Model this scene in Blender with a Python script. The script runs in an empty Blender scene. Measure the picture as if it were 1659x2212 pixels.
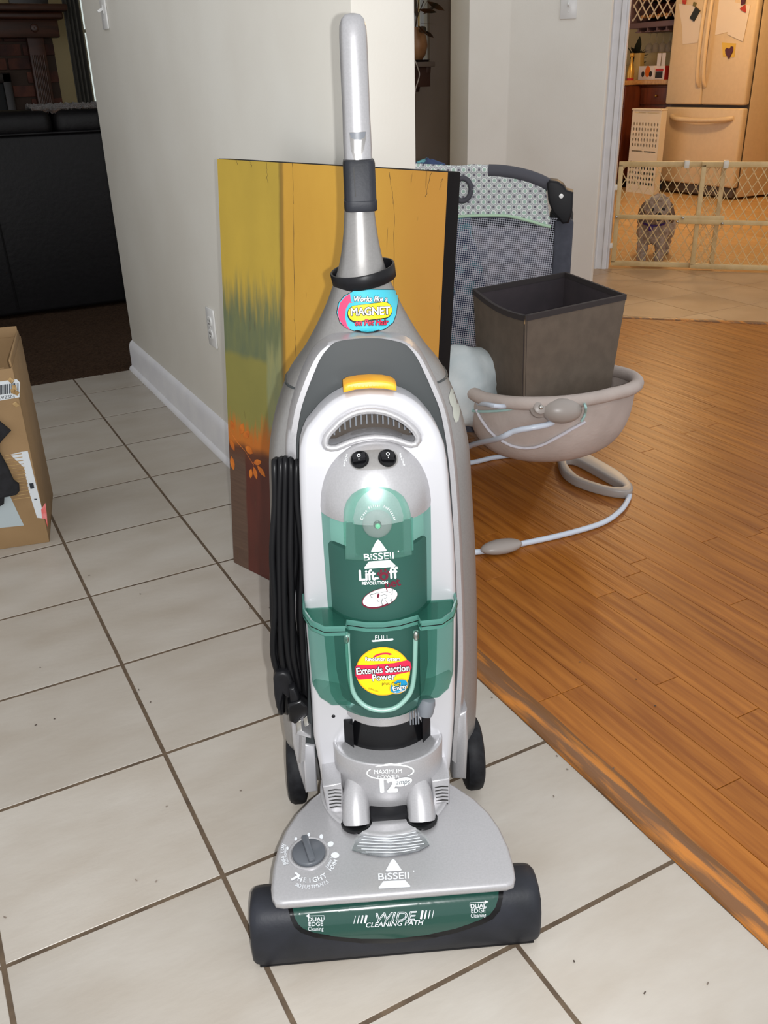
import bpy, bmesh, math, random
from mathutils import Vector, Matrix
random.seed(7)
scene = bpy.context.scene
col = scene.collection
PI = math.pi

# ------------------------------------------------------------------ camera
# metres; X and Y follow the grout lines of the tiled floor, Z is up
CAM = Vector((-0.226, -3.469, 1.069))
CR = Vector((0.8793, -0.4756, -0.0253)).normalized()
CF = Vector((0.4187, 0.7968, -0.4361)).normalized()
CU = CR.cross(CF).normalized()
CR = CF.cross(CU).normalized()
F_PX, IW, IH = 1935.8, 1659.0, 2212.0
cam_d = bpy.data.cameras.new('camera')
cam_d.sensor_fit = 'VERTICAL'
cam_d.sensor_height = 36.0
cam_d.lens = 36.0 * F_PX / IH
cam_d.clip_start = 0.02
cam = bpy.data.objects.new('camera', cam_d)
col.objects.link(cam)
m3 = Matrix((CR, CU, -CF)).transposed()
cam.matrix_world = Matrix.Translation(CAM) @ m3.to_4x4()
scene.camera = cam

# ------------------------------------------------------------------ light
wd = bpy.data.worlds.new('world'); scene.world = wd; wd.use_nodes = True
bg = wd.node_tree.nodes['Background']
bg.inputs[0].default_value = (0.97, 0.98, 1.0, 1); bg.inputs[1].default_value = 0.75
vs = scene.view_settings
vs.view_transform = 'Standard'; vs.look = 'None'; vs.exposure = 0.22; vs.gamma = 1.0
vs.use_curve_mapping = False

def lamp(name, kind, loc, power, colr, size=0.1, target=None, spot=None):
    d = bpy.data.lights.new(name, kind); d.energy = power; d.color = colr
    if kind == 'AREA': d.shape = 'DISK'; d.size = size
    else: d.shadow_soft_size = size
    o = bpy.data.objects.new(name, d); col.objects.link(o); o.location = loc
    if spot: d.spot_size = spot; d.spot_blend = 0.6
    if target is not None:
        o.rotation_euler = (Vector(target) - Vector(loc)).to_track_quat('-Z', 'Y').to_euler()
    return o
# the camera's own flash, a hand's breadth beside the lens
FL = CAM + CR * 0.035 + CU * 0.0
lamp('camera_flash', 'SPOT', FL, 60.0, (1.0, 1.0, 1.0), 0.006, FL + CF, math.radians(95))

# ------------------------------------------------------------------ measuring helpers
def ray(u, v): return CF + CR * ((u - IW / 2) / F_PX) - CU * ((v - IH / 2) / F_PX)
def at_plane(u, v, p, n):
    d = ray(u, v); n = Vector(n); return CAM + d * ((Vector(p) - CAM).dot(n) / d.dot(n))
def at_z(u, v, z=0.0): return at_plane(u, v, (0, 0, z), (0, 0, 1))
def at_y(u, v, y): return at_plane(u, v, (0, y, 0), (0, 1, 0))
def at_x(u, v, x): return at_plane(u, v, (x, 0, 0), (1, 0, 0))

# ------------------------------------------------------------------ materials
def lin(c): return c / 12.92 if c <= 0.04045 else ((c + 0.055) / 1.055) ** 2.4
def rgb(r, g, b): return (lin(r / 255), lin(g / 255), lin(b / 255), 1.0)
MATS = {}
def mk(name, c1, rough=0.5, metal=0.0, c2=None, scale=8.0, stretch=None, bump=0.0, bscale=60.0, coat=0.0, spec=0.5, per=0.0, sheen=0.0, emit=0.0, detail=4.0, lo=0.35, hi=0.65):
    """Principled material; c1/c2 blend by noise, per = brightness change from piece to piece"""
    m = bpy.data.materials.new(name); m.use_nodes = True; MATS[name] = m
    nt = m.node_tree; N = nt.nodes; L = nt.links; b = N['Principled BSDF']
    b.inputs['Base Color'].default_value = c1; b.inputs['Roughness'].default_value = rough
    b.inputs['Metallic'].default_value = metal; b.inputs['Coat Weight'].default_value = coat
    b.inputs['Specular IOR Level'].default_value = spec
    if sheen: b.inputs['Sheen Weight'].default_value = sheen
    if emit: b.inputs['Emission Color'].default_value = c1; b.inputs['Emission Strength'].default_value = emit
    tc = N.new('ShaderNodeTexCoord'); src = tc.outputs['Object']
    if stretch or per:
        mp = N.new('ShaderNodeMapping'); L.new(src, mp.inputs[0])
        if stretch: mp.inputs['Scale'].default_value = stretch
        if per:
            oi = N.new('ShaderNodeObjectInfo'); mu = N.new('ShaderNodeVectorMath'); mu.operation = 'SCALE'
            mu.inputs[0].default_value = (17.3, 9.1, 5.7); L.new(oi.outputs['Random'], mu.inputs['Scale']); L.new(mu.outputs[0], mp.inputs['Location'])
        src = mp.outputs[0]
    out = None
    if c2 is not None:
        no = N.new('ShaderNodeTexNoise'); no.inputs['Scale'].default_value = scale; no.inputs['Detail'].default_value = detail
        L.new(src, no.inputs['Vector'])
        rp = N.new('ShaderNodeValToRGB'); rp.color_ramp.elements[0].position = lo; rp.color_ramp.elements[1].position = hi
        rp.color_ramp.elements[0].color = c1; rp.color_ramp.elements[1].color = c2
        L.new(no.outputs['Fac'], rp.inputs[0]); out = rp.outputs[0]
        L.new(out, b.inputs['Base Color'])
    if per:
        oi2 = N.new('ShaderNodeObjectInfo'); mr = N.new('ShaderNodeMapRange')
        mr.inputs['To Min'].default_value = 1 - per; mr.inputs['To Max'].default_value = 1 + per
        L.new(oi2.outputs['Random'], mr.inputs[0])
        hs = N.new('ShaderNodeHueSaturation'); L.new(mr.outputs[0], hs.inputs['Value'])
        if out: L.new(out, hs.inputs['Color'])
        else: hs.inputs['Color'].default_value = c1
        L.new(hs.outputs[0], b.inputs['Base Color'])
    if bump:
        n2 = N.new('ShaderNodeTexNoise'); n2.inputs['Scale'].default_value = bscale; n2.inputs['Detail'].default_value = 3
        L.new(src, n2.inputs['Vector'])
        bp = N.new('ShaderNodeBump'); bp.inputs['Strength'].default_value = bump; bp.inputs['Distance'].default_value = 0.01
        L.new(n2.outputs['Fac'], bp.inputs['Height']); L.new(bp.outputs[0], b.inputs['Normal'])
    return m
def tint_glass(name, tint, body, opaque=0.35, rough=0.12):
    """see-through tinted plastic: light is filtered by the tint, part of it is scattered by the body colour"""
    m = bpy.data.materials.new(name); m.use_nodes = True; MATS[name] = m
    nt = m.node_tree; N = nt.nodes; L = nt.links; b = N['Principled BSDF']
    b.inputs['Base Color'].default_value = body; b.inputs['Roughness'].default_value = rough
    t = N.new('ShaderNodeBsdfTransparent'); t.inputs[0].default_value = tint
    mx = N.new('ShaderNodeMixShader'); mx.inputs[0].default_value = opaque
    L.new(t.outputs[0], mx.inputs[1]); L.new(b.outputs[0], mx.inputs[2])
    L.new(mx.outputs[0], N['Material Output'].inputs[0])
    return m

# ------------------------------------------------------------------ mesh helpers
class MB:
    def __init__(s): s.v = []; s.f = []
    def add(s, vs_, fs):
        o = len(s.v); s.v += [tuple(p) for p in vs_]; s.f += [tuple(i + o for i in f) for f in fs]; return s
    def box(s, a, b, M=None):
        x0, y0, z0 = a; x1, y1, z1 = b
        P = [Vector(p) for p in ((x0,y0,z0),(x1,y0,z0),(x1,y1,z0),(x0,y1,z0),(x0,y0,z1),(x1,y0,z1),(x1,y1,z1),(x0,y1,z1))]
        if M is not None: P = [M @ p for p in P]
        return s.add(P, [(0,3,2,1),(4,5,6,7),(0,1,5,4),(1,2,6,5),(2,3,7,6),(3,0,4,7)])
    def prism(s, poly, z0, z1, M=None):
        n = len(poly); P = [Vector((x, y, z0)) for x, y in poly] + [Vector((x, y, z1)) for x, y in poly]
        if M is not None: P = [M @ p for p in P]
        return s.add(P, [tuple(range(n - 1, -1, -1)), tuple(range(n, 2 * n))] + [(i, (i + 1) % n, n + (i + 1) % n, n + i) for i in range(n)])
    def loft(s, rings, cap=True, closed=True):
        n = len(rings[0]); P = [p for r in rings for p in r]; fs = []
        for k in range(len(rings) - 1):
            for i in range(n if closed else n - 1):
                j = (i + 1) % n; fs.append((k*n+i, k*n+j, (k+1)*n+j, (k+1)*n+i))
        if cap and closed: fs += [tuple(range(n - 1, -1, -1)), tuple(range((len(rings)-1)*n, len(rings)*n))]
        return s.add(P, fs)
    def tube(s, path, r, seg=10, cap=True):
        path = [Vector(p) for p in path]; rr = r if isinstance(r, (list, tuple)) else [r] * len(path)
        rings = []; up = None
        for k, p in enumerate(path):
            t = (path[min(k+1, len(path)-1)] - path[max(k-1, 0)]).normalized()
            if up is None: up = Vector((0,0,1)) if abs(t.z) < 0.9 else Vector((1,0,0))
            a = t.cross(up); a = a.normalized() if a.length > 1e-6 else t.orthogonal().normalized()
            b = a.cross(t).normalized(); up = b
            rings.append([p + (a*math.cos(2*PI*i/seg) + b*math.sin(2*PI*i/seg)) * rr[k] for i in range(seg)])
        return s.loft(rings, cap)
    def revolve(s, prof, c=(0,0,0), seg=24, a0=0.0, a1=2*PI, M=None, sx=1.0, sy=1.0):
        full = abs(a1 - a0 - 2*PI) < 1e-6; n = seg if full else seg + 1
        rings = []
        for r, z in prof:
            rings.append([Vector((c[0] + sx*r*math.cos(a0+(a1-a0)*i/seg), c[1] + sy*r*math.sin(a0+(a1-a0)*i/seg), c[2] + z)) for i in range(n)])
        if M is not None: rings = [[M @ p for p in g] for g in rings]
        return s.loft(rings, cap=full, closed=full)
    def sphere(s, c, r, M=None, seg=16, rows=10):
        r = r if isinstance(r, (list, tuple)) else (r, r, r); rings = []
        for k in range(rows + 1):
            t = -PI/2 + PI*(0.02 + 0.96*k/rows)
            rings.append([Vector((c[0]+r[0]*math.cos(t)*math.cos(2*PI*i/seg), c[1]+r[1]*math.cos(t)*math.sin(2*PI*i/seg), c[2]+r[2]*math.sin(t))) for i in range(seg)])
        if M is not None: rings = [[M @ p for p in g] for g in rings]
        return s.loft(rings)
    def grid(s, fn, nu, nv):
        P = [fn(i/nu, j/nv) for j in range(nv+1) for i in range(nu+1)]
        return s.add(P, [(j*(nu+1)+i, j*(nu+1)+i+1, (j+1)*(nu+1)+i+1, (j+1)*(nu+1)+i) for j in range(nv) for i in range(nu)])
    def map(s, fn): s.v = [tuple(fn(Vector(p))) for p in s.v]; return s
    def build(s, name, mat, parent=None, smooth=None, bevel=0.0, seg=2, solid=0.0, sub=0, loc=None):
        me = bpy.data.meshes.new(name); me.from_pydata(s.v, [], s.f); me.update()
        bm = bmesh.new(); bm.from_mesh(me); bmesh.ops.recalc_face_normals(bm, faces=bm.faces)
        if bevel:
            es = [e for e in bm.edges if len(e.link_faces) == 2 and e.calc_face_angle(0) > math.radians(28)]
            bmesh.ops.bevel(bm, geom=es, offset=bevel, segments=seg, profile=0.5, affect='EDGES', clamp_overlap=True)
        bm.to_mesh(me); bm.free()
        return finish(name, me, mat, parent, smooth if smooth is not None else (35 if bevel else None), solid, sub, loc)
def finish(name, me, mat, parent=None, smooth=None, solid=0.0, sub=0, loc=None):
    o = bpy.data.objects.new(name, me); col.objects.link(o)
    if mat is not None: me.materials.append(MATS[mat] if isinstance(mat, str) else mat)
    if smooth is not None:
        me.polygons.foreach_set('use_smooth', [True] * len(me.polygons)); me.set_sharp_from_angle(angle=math.radians(smooth))
    if sub: md = o.modifiers.new('sub', 'SUBSURF'); md.levels = sub; md.render_levels = sub
    if solid: md = o.modifiers.new('solid', 'SOLIDIFY'); md.thickness = abs(solid); md.offset = -1 if solid > 0 else 1
    if parent is not None: o.parent = parent
    if loc is not None: o.location = loc
    return o
def rb(name, a, b, mat, parent=None, bevel=0.004, seg=2, M=None): return MB().box(a, b, M).build(name, mat, parent, bevel=bevel, seg=seg)
def empty(name, loc=(0,0,0), rz=0.0):
    o = bpy.data.objects.new(name, None); col.objects.link(o); o.location = loc; o.rotation_euler = (0,0,rz); o.empty_display_size = 0.05; return o
def tag(o, label, cat, group=None, kind=None):
    o['label'] = label; o['category'] = cat
    if group: o['group'] = group
    if kind: o['kind'] = kind
    return o
def struct(o, label=None):
    o['kind'] = 'structure'
    if label: o['label'] = label
    return o
def link_copy(o, parent=None, loc=None):
    c = o.copy(); col.objects.link(c); c.parent = parent
    if loc is not None: c.location = loc
    return c
def spline(pts, n=8):
    """smooth curve through the points (Catmull-Rom)"""
    pts = [Vector(p) for p in pts]; out = []
    for i in range(len(pts) - 1):
        p0 = pts[max(i-1, 0)]; p1 = pts[i]; p2 = pts[i+1]; p3 = pts[min(i+2, len(pts)-1)]
        for k in range(n):
            t = k / n
            out.append(0.5 * ((2*p1) + (p2-p0)*t + (2*p0-5*p1+4*p2-p3)*t*t + (3*p1-p0-3*p2+p3)*t**3))
    return out + [pts[-1]]
def plate(outlines, z0, z1, bevel=0.0, res=2, smooth_pts=0):
    """filled 2-D outline(s) (later ones cut holes) with thickness z0..z1 and rounded edges -> mesh data in x, y, z"""
    cu = bpy.data.curves.new('tmp', 'CURVE'); cu.dimensions = '2D'; cu.fill_mode = 'BOTH'
    cu.extrude = max((z1 - z0) / 2 - bevel, 0); cu.bevel_depth = bevel; cu.bevel_resolution = res; cu.offset = -bevel
    for pl in outlines:
        if smooth_pts:
            q = [Vector((x, y, 0)) for x, y in pl]; q = q + [q[0], q[1], q[2]]; q = [q[-4]] + q
            pl = [(p.x, p.y) for p in spline(q, smooth_pts)[smooth_pts:-2*smooth_pts]]
        s = cu.splines.new('POLY'); s.points.add(len(pl) - 1); s.use_cyclic_u = True
        for i, (x, y) in enumerate(pl): s.points[i].co = (x, y, 0, 1)
    ob = bpy.data.objects.new('tmp', cu); col.objects.link(ob)
    me = bpy.data.meshes.new_from_object(ob); bpy.data.objects.remove(ob); bpy.data.curves.remove(cu)
    for v in me.vertices: v.co.z += (z0 + z1) / 2
    return me
def mapmesh(me, fn):
    for v in me.vertices: v.co = fn(v.co.copy())
    bm = bmesh.new(); bm.from_mesh(me); bmesh.ops.remove_doubles(bm, verts=bm.verts, dist=1e-6); bmesh.ops.recalc_face_normals(bm, faces=bm.faces); bm.to_mesh(me); bm.free(); me.update()
    return me
def text_mesh(body, size, shear=0.0, bold=0.0, space=1.0, align='CENTER', width=1.0, depth=0.0):
    cu = bpy.data.curves.new('tmp', 'FONT'); cu.body = body; cu.size = size; cu.shear = shear; cu.offset = bold
    cu.space_character = space; cu.align_x = align; cu.align_y = 'CENTER'; cu.extrude = depth; cu.resolution_u = 4; cu.fill_mode = 'FRONT' if not depth else 'BOTH'
    ob = bpy.data.objects.new('tmp', cu); col.objects.link(ob)
    me = bpy.data.meshes.new_from_object(ob); bpy.data.objects.remove(ob); bpy.data.curves.remove(cu)
    for v in me.vertices: v.co.x *= width
    return me

# ================================================================== MATERIAL LIST
mk('tile', rgb(180,174,165), 0.38, c2=rgb(166,157,145), scale=5, stretch=(1,2.2,1), bump=0.05, bscale=40, per=0.04, detail=8, lo=0.3, hi=0.75)
mk('grout', rgb(100,84,66), 0.9, c2=rgb(78,64,50), scale=30)
mk('plank', rgb(168,104,38), 0.36, spec=0.3, c2=rgb(136,77,23), scale=3.0, stretch=(22,1.3,22), bump=0.12, bscale=4, per=0.07, detail=8)
mk('subfloor', rgb(70,38,14), 0.8)
mk('worn_oak', rgb(186,116,42), 0.34, c2=rgb(118,80,48), scale=6, stretch=(10,1,10), bump=0.12, bscale=30, detail=8, lo=0.38, hi=0.52)
mk('foyer_tile', rgb(192,158,120), 0.35, c2=rgb(176,140,102), scale=4, bump=0.05, bscale=30, per=0.04)
mk('kitchen_plank', rgb(216,176,120), 0.4, c2=rgb(204,160,102), scale=3, stretch=(8,1,8), per=0.05)
mk('carpet', rgb(78,61,48), 1.0, c2=rgb(56,43,35), scale=120, bump=0.9, bscale=240, spec=0.05)
mk('wall_paint', rgb(229,226,217), 0.6, c2=rgb(223,219,209), scale=3, bump=0.04, bscale=180)
mk('wall_taupe', rgb(150,136,124), 0.7, c2=rgb(142,128,116), scale=3)
mk('wall_cream', rgb(196,178,134), 0.7)
mk('trim_white', rgb(230,230,232), 0.35, c2=rgb(222,222,226), scale=12)
mk('plastic_white', rgb(226,226,224), 0.3)
mk('slot_dark', rgb(30,28,26), 0.6)
mk('ceiling_paint', rgb(225,222,214), 0.8)
mk('brass', rgb(176,134,62), 0.3, 0.8)

# ================================================================== SETTING
T = 0.311
WOOD_X0, WALL_X = 0.602, 0.568
def clip(poly, a, b, c):
    """keep the side a*x + b*y <= c of a convex polygon"""
    out = []
    for i in range(len(poly)):
        p, q = poly[i], poly[(i+1) % len(poly)]; dp, dq = a*p[0]+b*p[1]-c, a*q[0]+b*q[1]-c
        if dp <= 0: out.append(p)
        if (dp < 0) != (dq < 0) and abs(dp - dq) > 1e-12:
            t = dp / (dp - dq); out.append((p[0]+t*(q[0]-p[0]), p[1]+t*(q[1]-p[1])))
    return out
def area(poly): return abs(sum(p[0]*q[1]-q[0]*p[1] for p, q in zip(poly, poly[1:]+poly[:1]))) / 2
def slab(poly, top=0.0, thick=0.008, ch=0.0006):
    """one floor piece with an eased top edge"""
    cx_ = sum(p[0] for p in poly)/len(poly); cy_ = sum(p[1] for p in poly)/len(poly); n = len(poly)
    def ring(ins, z):
        r = []
        for x, y in poly:
            d = Vector((cx_-x, cy_-y)); d = d.normalized() * ins * 1.41 if d.length > 1e-6 else d
            r.append((x+d.x, y+d.y, z))
        return r
    mb = MB(); mb.loft([ring(0, top-thick), ring(0, top-ch), ring(ch, top)]); return mb

# --- tiled floor: grout bed with every tile a piece of its own
floor = struct(MB().box((-1.9, -4.2, -0.05), (WOOD_X0, 0.233, -0.0011)).build('floor', 'grout'), 'cream ceramic tile floor with brown grout lines')
g = 0.0035; full = None
for i in range(-6, 2):
    for j in range(-1, 14):
        x0, x1, y1, y0 = i*T+g, (i+1)*T-g, -j*T-g, -(j+1)*T+g
        poly = [(x0,y0),(x1,y0),(x1,y1),(x0,y1)]
        cut = clip(clip(poly, 1, 0, WOOD_X0-0.002), 0, 1, 0.228)
        if len(cut) < 3 or area(cut) < 2e-4: continue
        if abs(area(cut) - area(poly)) < 1e-9:
            if full is None:
                full = slab([(0,0),(x1-x0,0),(x1-x0,y1-y0),(0,y1-y0)]).build('tile', 'tile', floor, smooth=30); full.location = (x0,y0,0)
            else: link_copy(full, floor, (x0,y0,0))
        else:
            bx, by = cut[0]
            slab([(x-bx,y-by) for x, y in cut]).build('tile', 'tile', floor, smooth=30, loc=(bx,by,0))
# --- hardwood floor, narrow strips running away from the viewer
FOY = 2.585           # diagonal line x + y where the foyer tiles begin
fw = struct(MB().prism([(WOOD_X0,-4.2),(3.9,-4.2),(3.9,FOY-3.9),(2.28,FOY-2.28),(2.28,1.2),(WOOD_X0,1.2)], -0.05, -0.006).build('floor_wood', 'subfloor'), 'honey coloured hardwood strip floor')
pw = 0.0572; nrow = int((3.9-0.655)/pw); cnt = 0
for r in range(nrow):
    x0 = 0.655 + r*pw; y = -4.15 - random.random()*0.5
    ymax = min(0.9 if x0 < 2.2 else FOY - x0, FOY - x0)
    # the near rows are seen from close by: only where the camera or a step aside could see them
    ymin = max(-4.15, -3.5 + (x0-0.655)*0.5) if x0 < 3.2 else -2.2
    y = ymin - random.random()*0.4
    while y < ymax:
        Ln = random.uniform(0.55, 1.5); y2 = y + Ln
        poly = [(x0+0.0007,max(y,-4.18)+0.0007),(x0+pw-0.0007,max(y,-4.18)+0.0007),(x0+pw-0.0007,min(y2,1.15)-0.0007),(x0+0.0007,min(y2,1.15)-0.0007)]
        cut = clip(poly, 1, 1, FOY-0.004)
        if len(cut) >= 3 and area(cut) > 1e-4:
            bx, by = cut[0]
            slab([(px-bx,py-by) for px,py in cut], ch=0.0007).build('plank', 'plank', fw, smooth=30, loc=(bx,by,0)); cnt += 1
        y = y2
# --- worn wooden reducer between tile and hardwood
prof = [(0.602,-0.004),(0.602,0.003),(0.606,0.007),(0.614,0.0105),(0.626,0.0115),(0.638,0.009),(0.648,0.005),(0.656,0.0015),(0.656,-0.004)]
mb = MB(); mb.loft([[Vector((x + 0.0012*math.sin(k*1.7), -4.2 + 2.31*k/40, z)) for x, z in prof] for k in range(41)])
struct(mb.build('trim_1', 'worn_oak', smooth=50), 'worn rounded oak strip between tile and hardwood')
# --- diagonal line to the foyer with its thin strip, foyer tiles and kitchen floor
KD = 4.29             # line x + y of the kitchen doorway
ff = struct(MB().prism([(2.3,FOY-2.3),(3.9,FOY-3.9),(5.0,KD-5.0),(2.3,KD-2.3)], -0.05, -0.006).build('floor_foyer', 'grout'), 'tan tiled foyer floor in front of the kitchen')
p = 0.333
for i in range(-5, 6):
    for j in range(-7, 6):
        x0, y0 = 3.5 + i*p + 0.002, -0.04 + j*p + 0.002
        poly = [(x0,y0),(x0+p-0.004,y0),(x0+p-0.004,y0+p-0.004),(x0,y0+p-0.004)]
        cut = clip(clip(clip(clip(poly, -1, -1, -FOY-0.012), 1, 1, KD), -1, 0, -2.3), 1, 0, 4.9)
        if len(cut) < 3 or area(cut) < 3e-4: continue
        bx, by = cut[0]; slab([(px-bx,py-by) for px,py in cut]).build('tile', 'foyer_tile', ff, smooth=30, loc=(bx,by,0))
d45 = Vector((1,-1,0)).normalized(); n45 = Vector((1,1,0)).normalized()
M45 = Matrix.Translation((2.62, FOY-2.62, 0)) @ Matrix(((d45.x, n45.x, 0, 0),(d45.y, n45.y, 0, 0),(0,0,1,0),(0,0,0,1)))
rp = [(-0.02,-0.003),(-0.02,0.002),(-0.012,0.006),(0.0,0.008),(0.008,0.005),(0.014,0.0),(0.014,-0.003)]
mb = MB(); mb.loft([[M45 @ Vector((s_, y, z)) for y, z in rp] for s_ in (0.0, 1.75)])
struct(mb.build('trim_2', 'worn_oak', smooth=50), 'thin oak strip between hardwood and foyer tiles')
kf = struct(MB().prism([(2.9,KD-2.9),(5.4,KD-5.4),(9.0,0.0),(9.0,6.5),(2.9,6.5)], -0.05, -0.006).build('floor_kitchen', 'subfloor'), 'pale orange kitchen floor behind the gate')
for r in range(31):
    x0 = 3.3 + r*0.185
    for (ya, yb) in ((-1.2 + 0.37*(r%3), 1.2+0.3*(r%4)), (1.2+0.3*(r%4), 3.3+0.2*(r%5)), (3.3+0.2*(r%5), 6.4)):
        poly = [(x0,ya+0.001),(x0+0.182,ya+0.001),(x0+0.182,yb-0.001),(x0,yb-0.001)]
        cut = clip(poly, -1, -1, -KD-0.01)
        if len(cut) >= 3 and area(cut) > 1e-3:
            bx, by = cut[0]; slab([(px-bx,py-by) for px,py in cut], ch=0.001).build('plank', 'kitchen_plank', kf, smooth=30, loc=(bx,by,0))
# --- carpet of the living room, its pile as a rough sheet
mb = MB(); mb.grid(lambda a, b: (-2.7 + 4.6*a, 0.224 + 3.5*b + (0.004*math.sin(a*700) if b == 0 else 0), (0.004 if b else -0.003) + random.uniform(-0.004, 0.004)), 190, 150)
struct(mb.build('floor_carpet', 'carpet', smooth=180), 'dark brown carpet of the living room')
struct(MB().prism([(0.698,0.9),(2.28,0.9),(3.3,0.99),(3.0,1.29),(3.0,2.6),(0.698,2.6)], -0.06, -0.01).build('floor_back_room', 'carpet'))

# --- walls
CE = 2.44
wl = struct(rb('wall_left', (WALL_X, -1.888, 0), (0.695, 0.231, CE), 'wall_paint', bevel=0.003), 'off-white painted wall beside the tiled floor')
def baseboard(path_dir, name, x0, y0, length, M):
    pr_ = [(0,0),(0.028,0),(0.028,0.006),(0.024,0.014),(0.0165,0.0185),(0.0155,0.098),(0.012,0.110),(0.007,0.118),(0,0.122)]
    mb = MB(); mb.loft([[M @ Vector((s_, -d_, z)) for d_, z in pr_] for s_ in (0, length)]); return struct(mb.build(name, 'trim_white', smooth=40))
Mb = Matrix.Translation((WALL_X, -1.888-0.028, 0)) @ Matrix(((0,1,0,0),(1,0,0,0),(0,0,1,0),(0,0,0,1)))
bbl = baseboard(None, 'baseboard_left', 0, 0, 2.119+0.028, Mb)
bbl['label'] = 'white baseboard with shoe moulding along the tiled floor'
baseboard(None, 'baseboard_end', 0, 0, 0.127, Matrix.Translation((WALL_X, -1.888, 0)))
# angled wall behind the playpen with its short return
W3 = [(2.172,0.186),(2.386,0.186),(2.687,-0.116),(2.779,-0.024),(2.45,0.31),(2.45,0.336),(2.172,0.336)]
struct(MB().prism(W3, 0, CE).build('wall_back', 'wall_paint', bevel=0.003), 'off-white angled wall stub behind the playpen')
# kitchen wall with its doorway (diagonal)
def kw(a, b, z0, z1, nm): 
    Mk = Matrix.Translation((0,0,0)) @ Matrix(((d45.x, n45.x, 0, 0),(d45.y, n45.y, 0, 0),(0,0,1,0),(0,0,0,1)))
    s0 = KD / math.sqrt(2)
    return struct(MB().box((a, s0, z0), (b, s0+0.13, z1), Mk).build(nm, 'wall_paint', bevel=0.003))
def s45(u, v, z=None):
    P = at_plane(u, v, (KD/2, KD/2, 0), n45); return P.dot(d45), P.z
gl = s45(1313, 586)[0]; gcl = s45(1279, 586)[0]
kw(gl-0.62, gl-0.005, 0, CE, 'wall_kitchen'); kw(gl+1.05, gl+2.2, 0, CE, 'wall_kitchen_right'); kw(gl-0.005, gl+1.05, 2.05, CE, 'wall_kitchen_lintel')
# moulded casing round the doorway
def casing(a, b, nm):
    Mk = Matrix(((d45.x, n45.x, 0, 0),(d45.y, n45.y, 0, 0),(0,0,1,0),(0,0,0,1))); s0 = KD / math.sqrt(2); w = b - a
    pr_ = [(0,0),(0,-0.016),(0.1*w,-0.019),(0.22*w,-0.019),(0.28*w,-0.013),(0.62*w,-0.011),(0.7*w,-0.016),(0.95*w,-0.014),(w,-0.010),(w,0)]
    mb = MB(); mb.loft([[Mk @ Vector((a+x, s0+y, z)) for x, y in pr_] for z in (0, 2.1)])
    return struct(mb.build(nm, 'trim_white', smooth=25), 'white moulded door casing beside the baby gate')
casing(gcl, gl-0.012, 'trim_3'); casing(gl+1.06, gl+1.06+(gl-gcl), 'trim_4')
Mk = Matrix(((d45.x, n45.x, 0, 0),(d45.y, n45.y, 0, 0),(0,0,1,0),(0,0,0,1))); s0 = KD/math.sqrt(2)
struct(MB().box((gl-0.012, s0-0.012, 0), (gl, s0+0.14, 2.05), Mk).build('trim_5', 'trim_white', bevel=0.002), 'white door jamb')
# living room shell
struct(rb('wall_living_far', (-2.7, 3.62, 0), (at_y(176,60,3.62).x, 3.75, CE), 'wall_cream', bevel=0)); struct(rb('wall_living_sill', (at_y(176,60,3.62).x, 3.62, 0), (1.9, 3.75, 0.92), 'wall_cream', bevel=0)); struct(rb('wall_living_head', (at_y(176,60,3.62).x, 3.62, 2.1), (1.9, 3.75, CE), 'wall_cream', bevel=0))
struct(rb('wall_living_right', (1.9, 0.36, 0), (2.0, 3.9, CE), 'wall_cream', bevel=0))
struct(rb('wall_living_left', (-2.8, 0.3, 0), (-2.7, 3.9, CE), 'wall_cream', bevel=0))
struct(rb('ceiling_living', (-2.8, 0.15, CE), (2.0, 3.9, CE+0.1), 'ceiling_paint', bevel=0))
# dim back room seen through the gap
struct(rb('wall_back_room', (2.0, 2.0, 0), (3.6, 2.1, 1.10), 'wall_taupe', bevel=0)); struct(rb('wall_back_room_side', (3.07, 2.0, 1.10), (3.6, 2.1, CE), 'wall_taupe', bevel=0)); struct(MB().prism([(3.10,1.19),(3.2,1.19),(3.7,2.0),(3.6,2.05)], 0, CE).build('wall_back_room_right', 'wall_taupe')); struct(rb('wall_back_room_head', (2.0, 2.0, 2.05), (3.07, 2.1, CE), 'wall_taupe', bevel=0))
struct(MB().prism([(0.4,0.2),(2.3,0.2),(3.0,1.29),(3.6,1.9),(3.6,2.3),(0.4,2.3)], CE, CE+0.1).build('ceiling_back_room', 'ceiling_paint'))
# kitchen shell
struct(rb('wall_kitchen_far', (7.25, 0.0, 0), (7.35, 6.5, CE), 'wall_cream', bevel=0))
struct(rb('wall_kitchen_side', (2.9, 6.4, 0), (7.35, 6.5, CE), 'wall_cream', bevel=0))
struct(rb('wall_kitchen_near', (4.9, -0.75, 0), (7.35, -0.65, CE), 'wall_cream', bevel=0))
struct(MB().prism([(2.9,KD-2.9+0.05),(5.05,KD-5.05+0.05),(7.35,-0.75),(7.35,6.5),(2.9,6.5)], CE, CE+0.1).build('ceiling_kitchen', 'ceiling_paint'))

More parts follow.
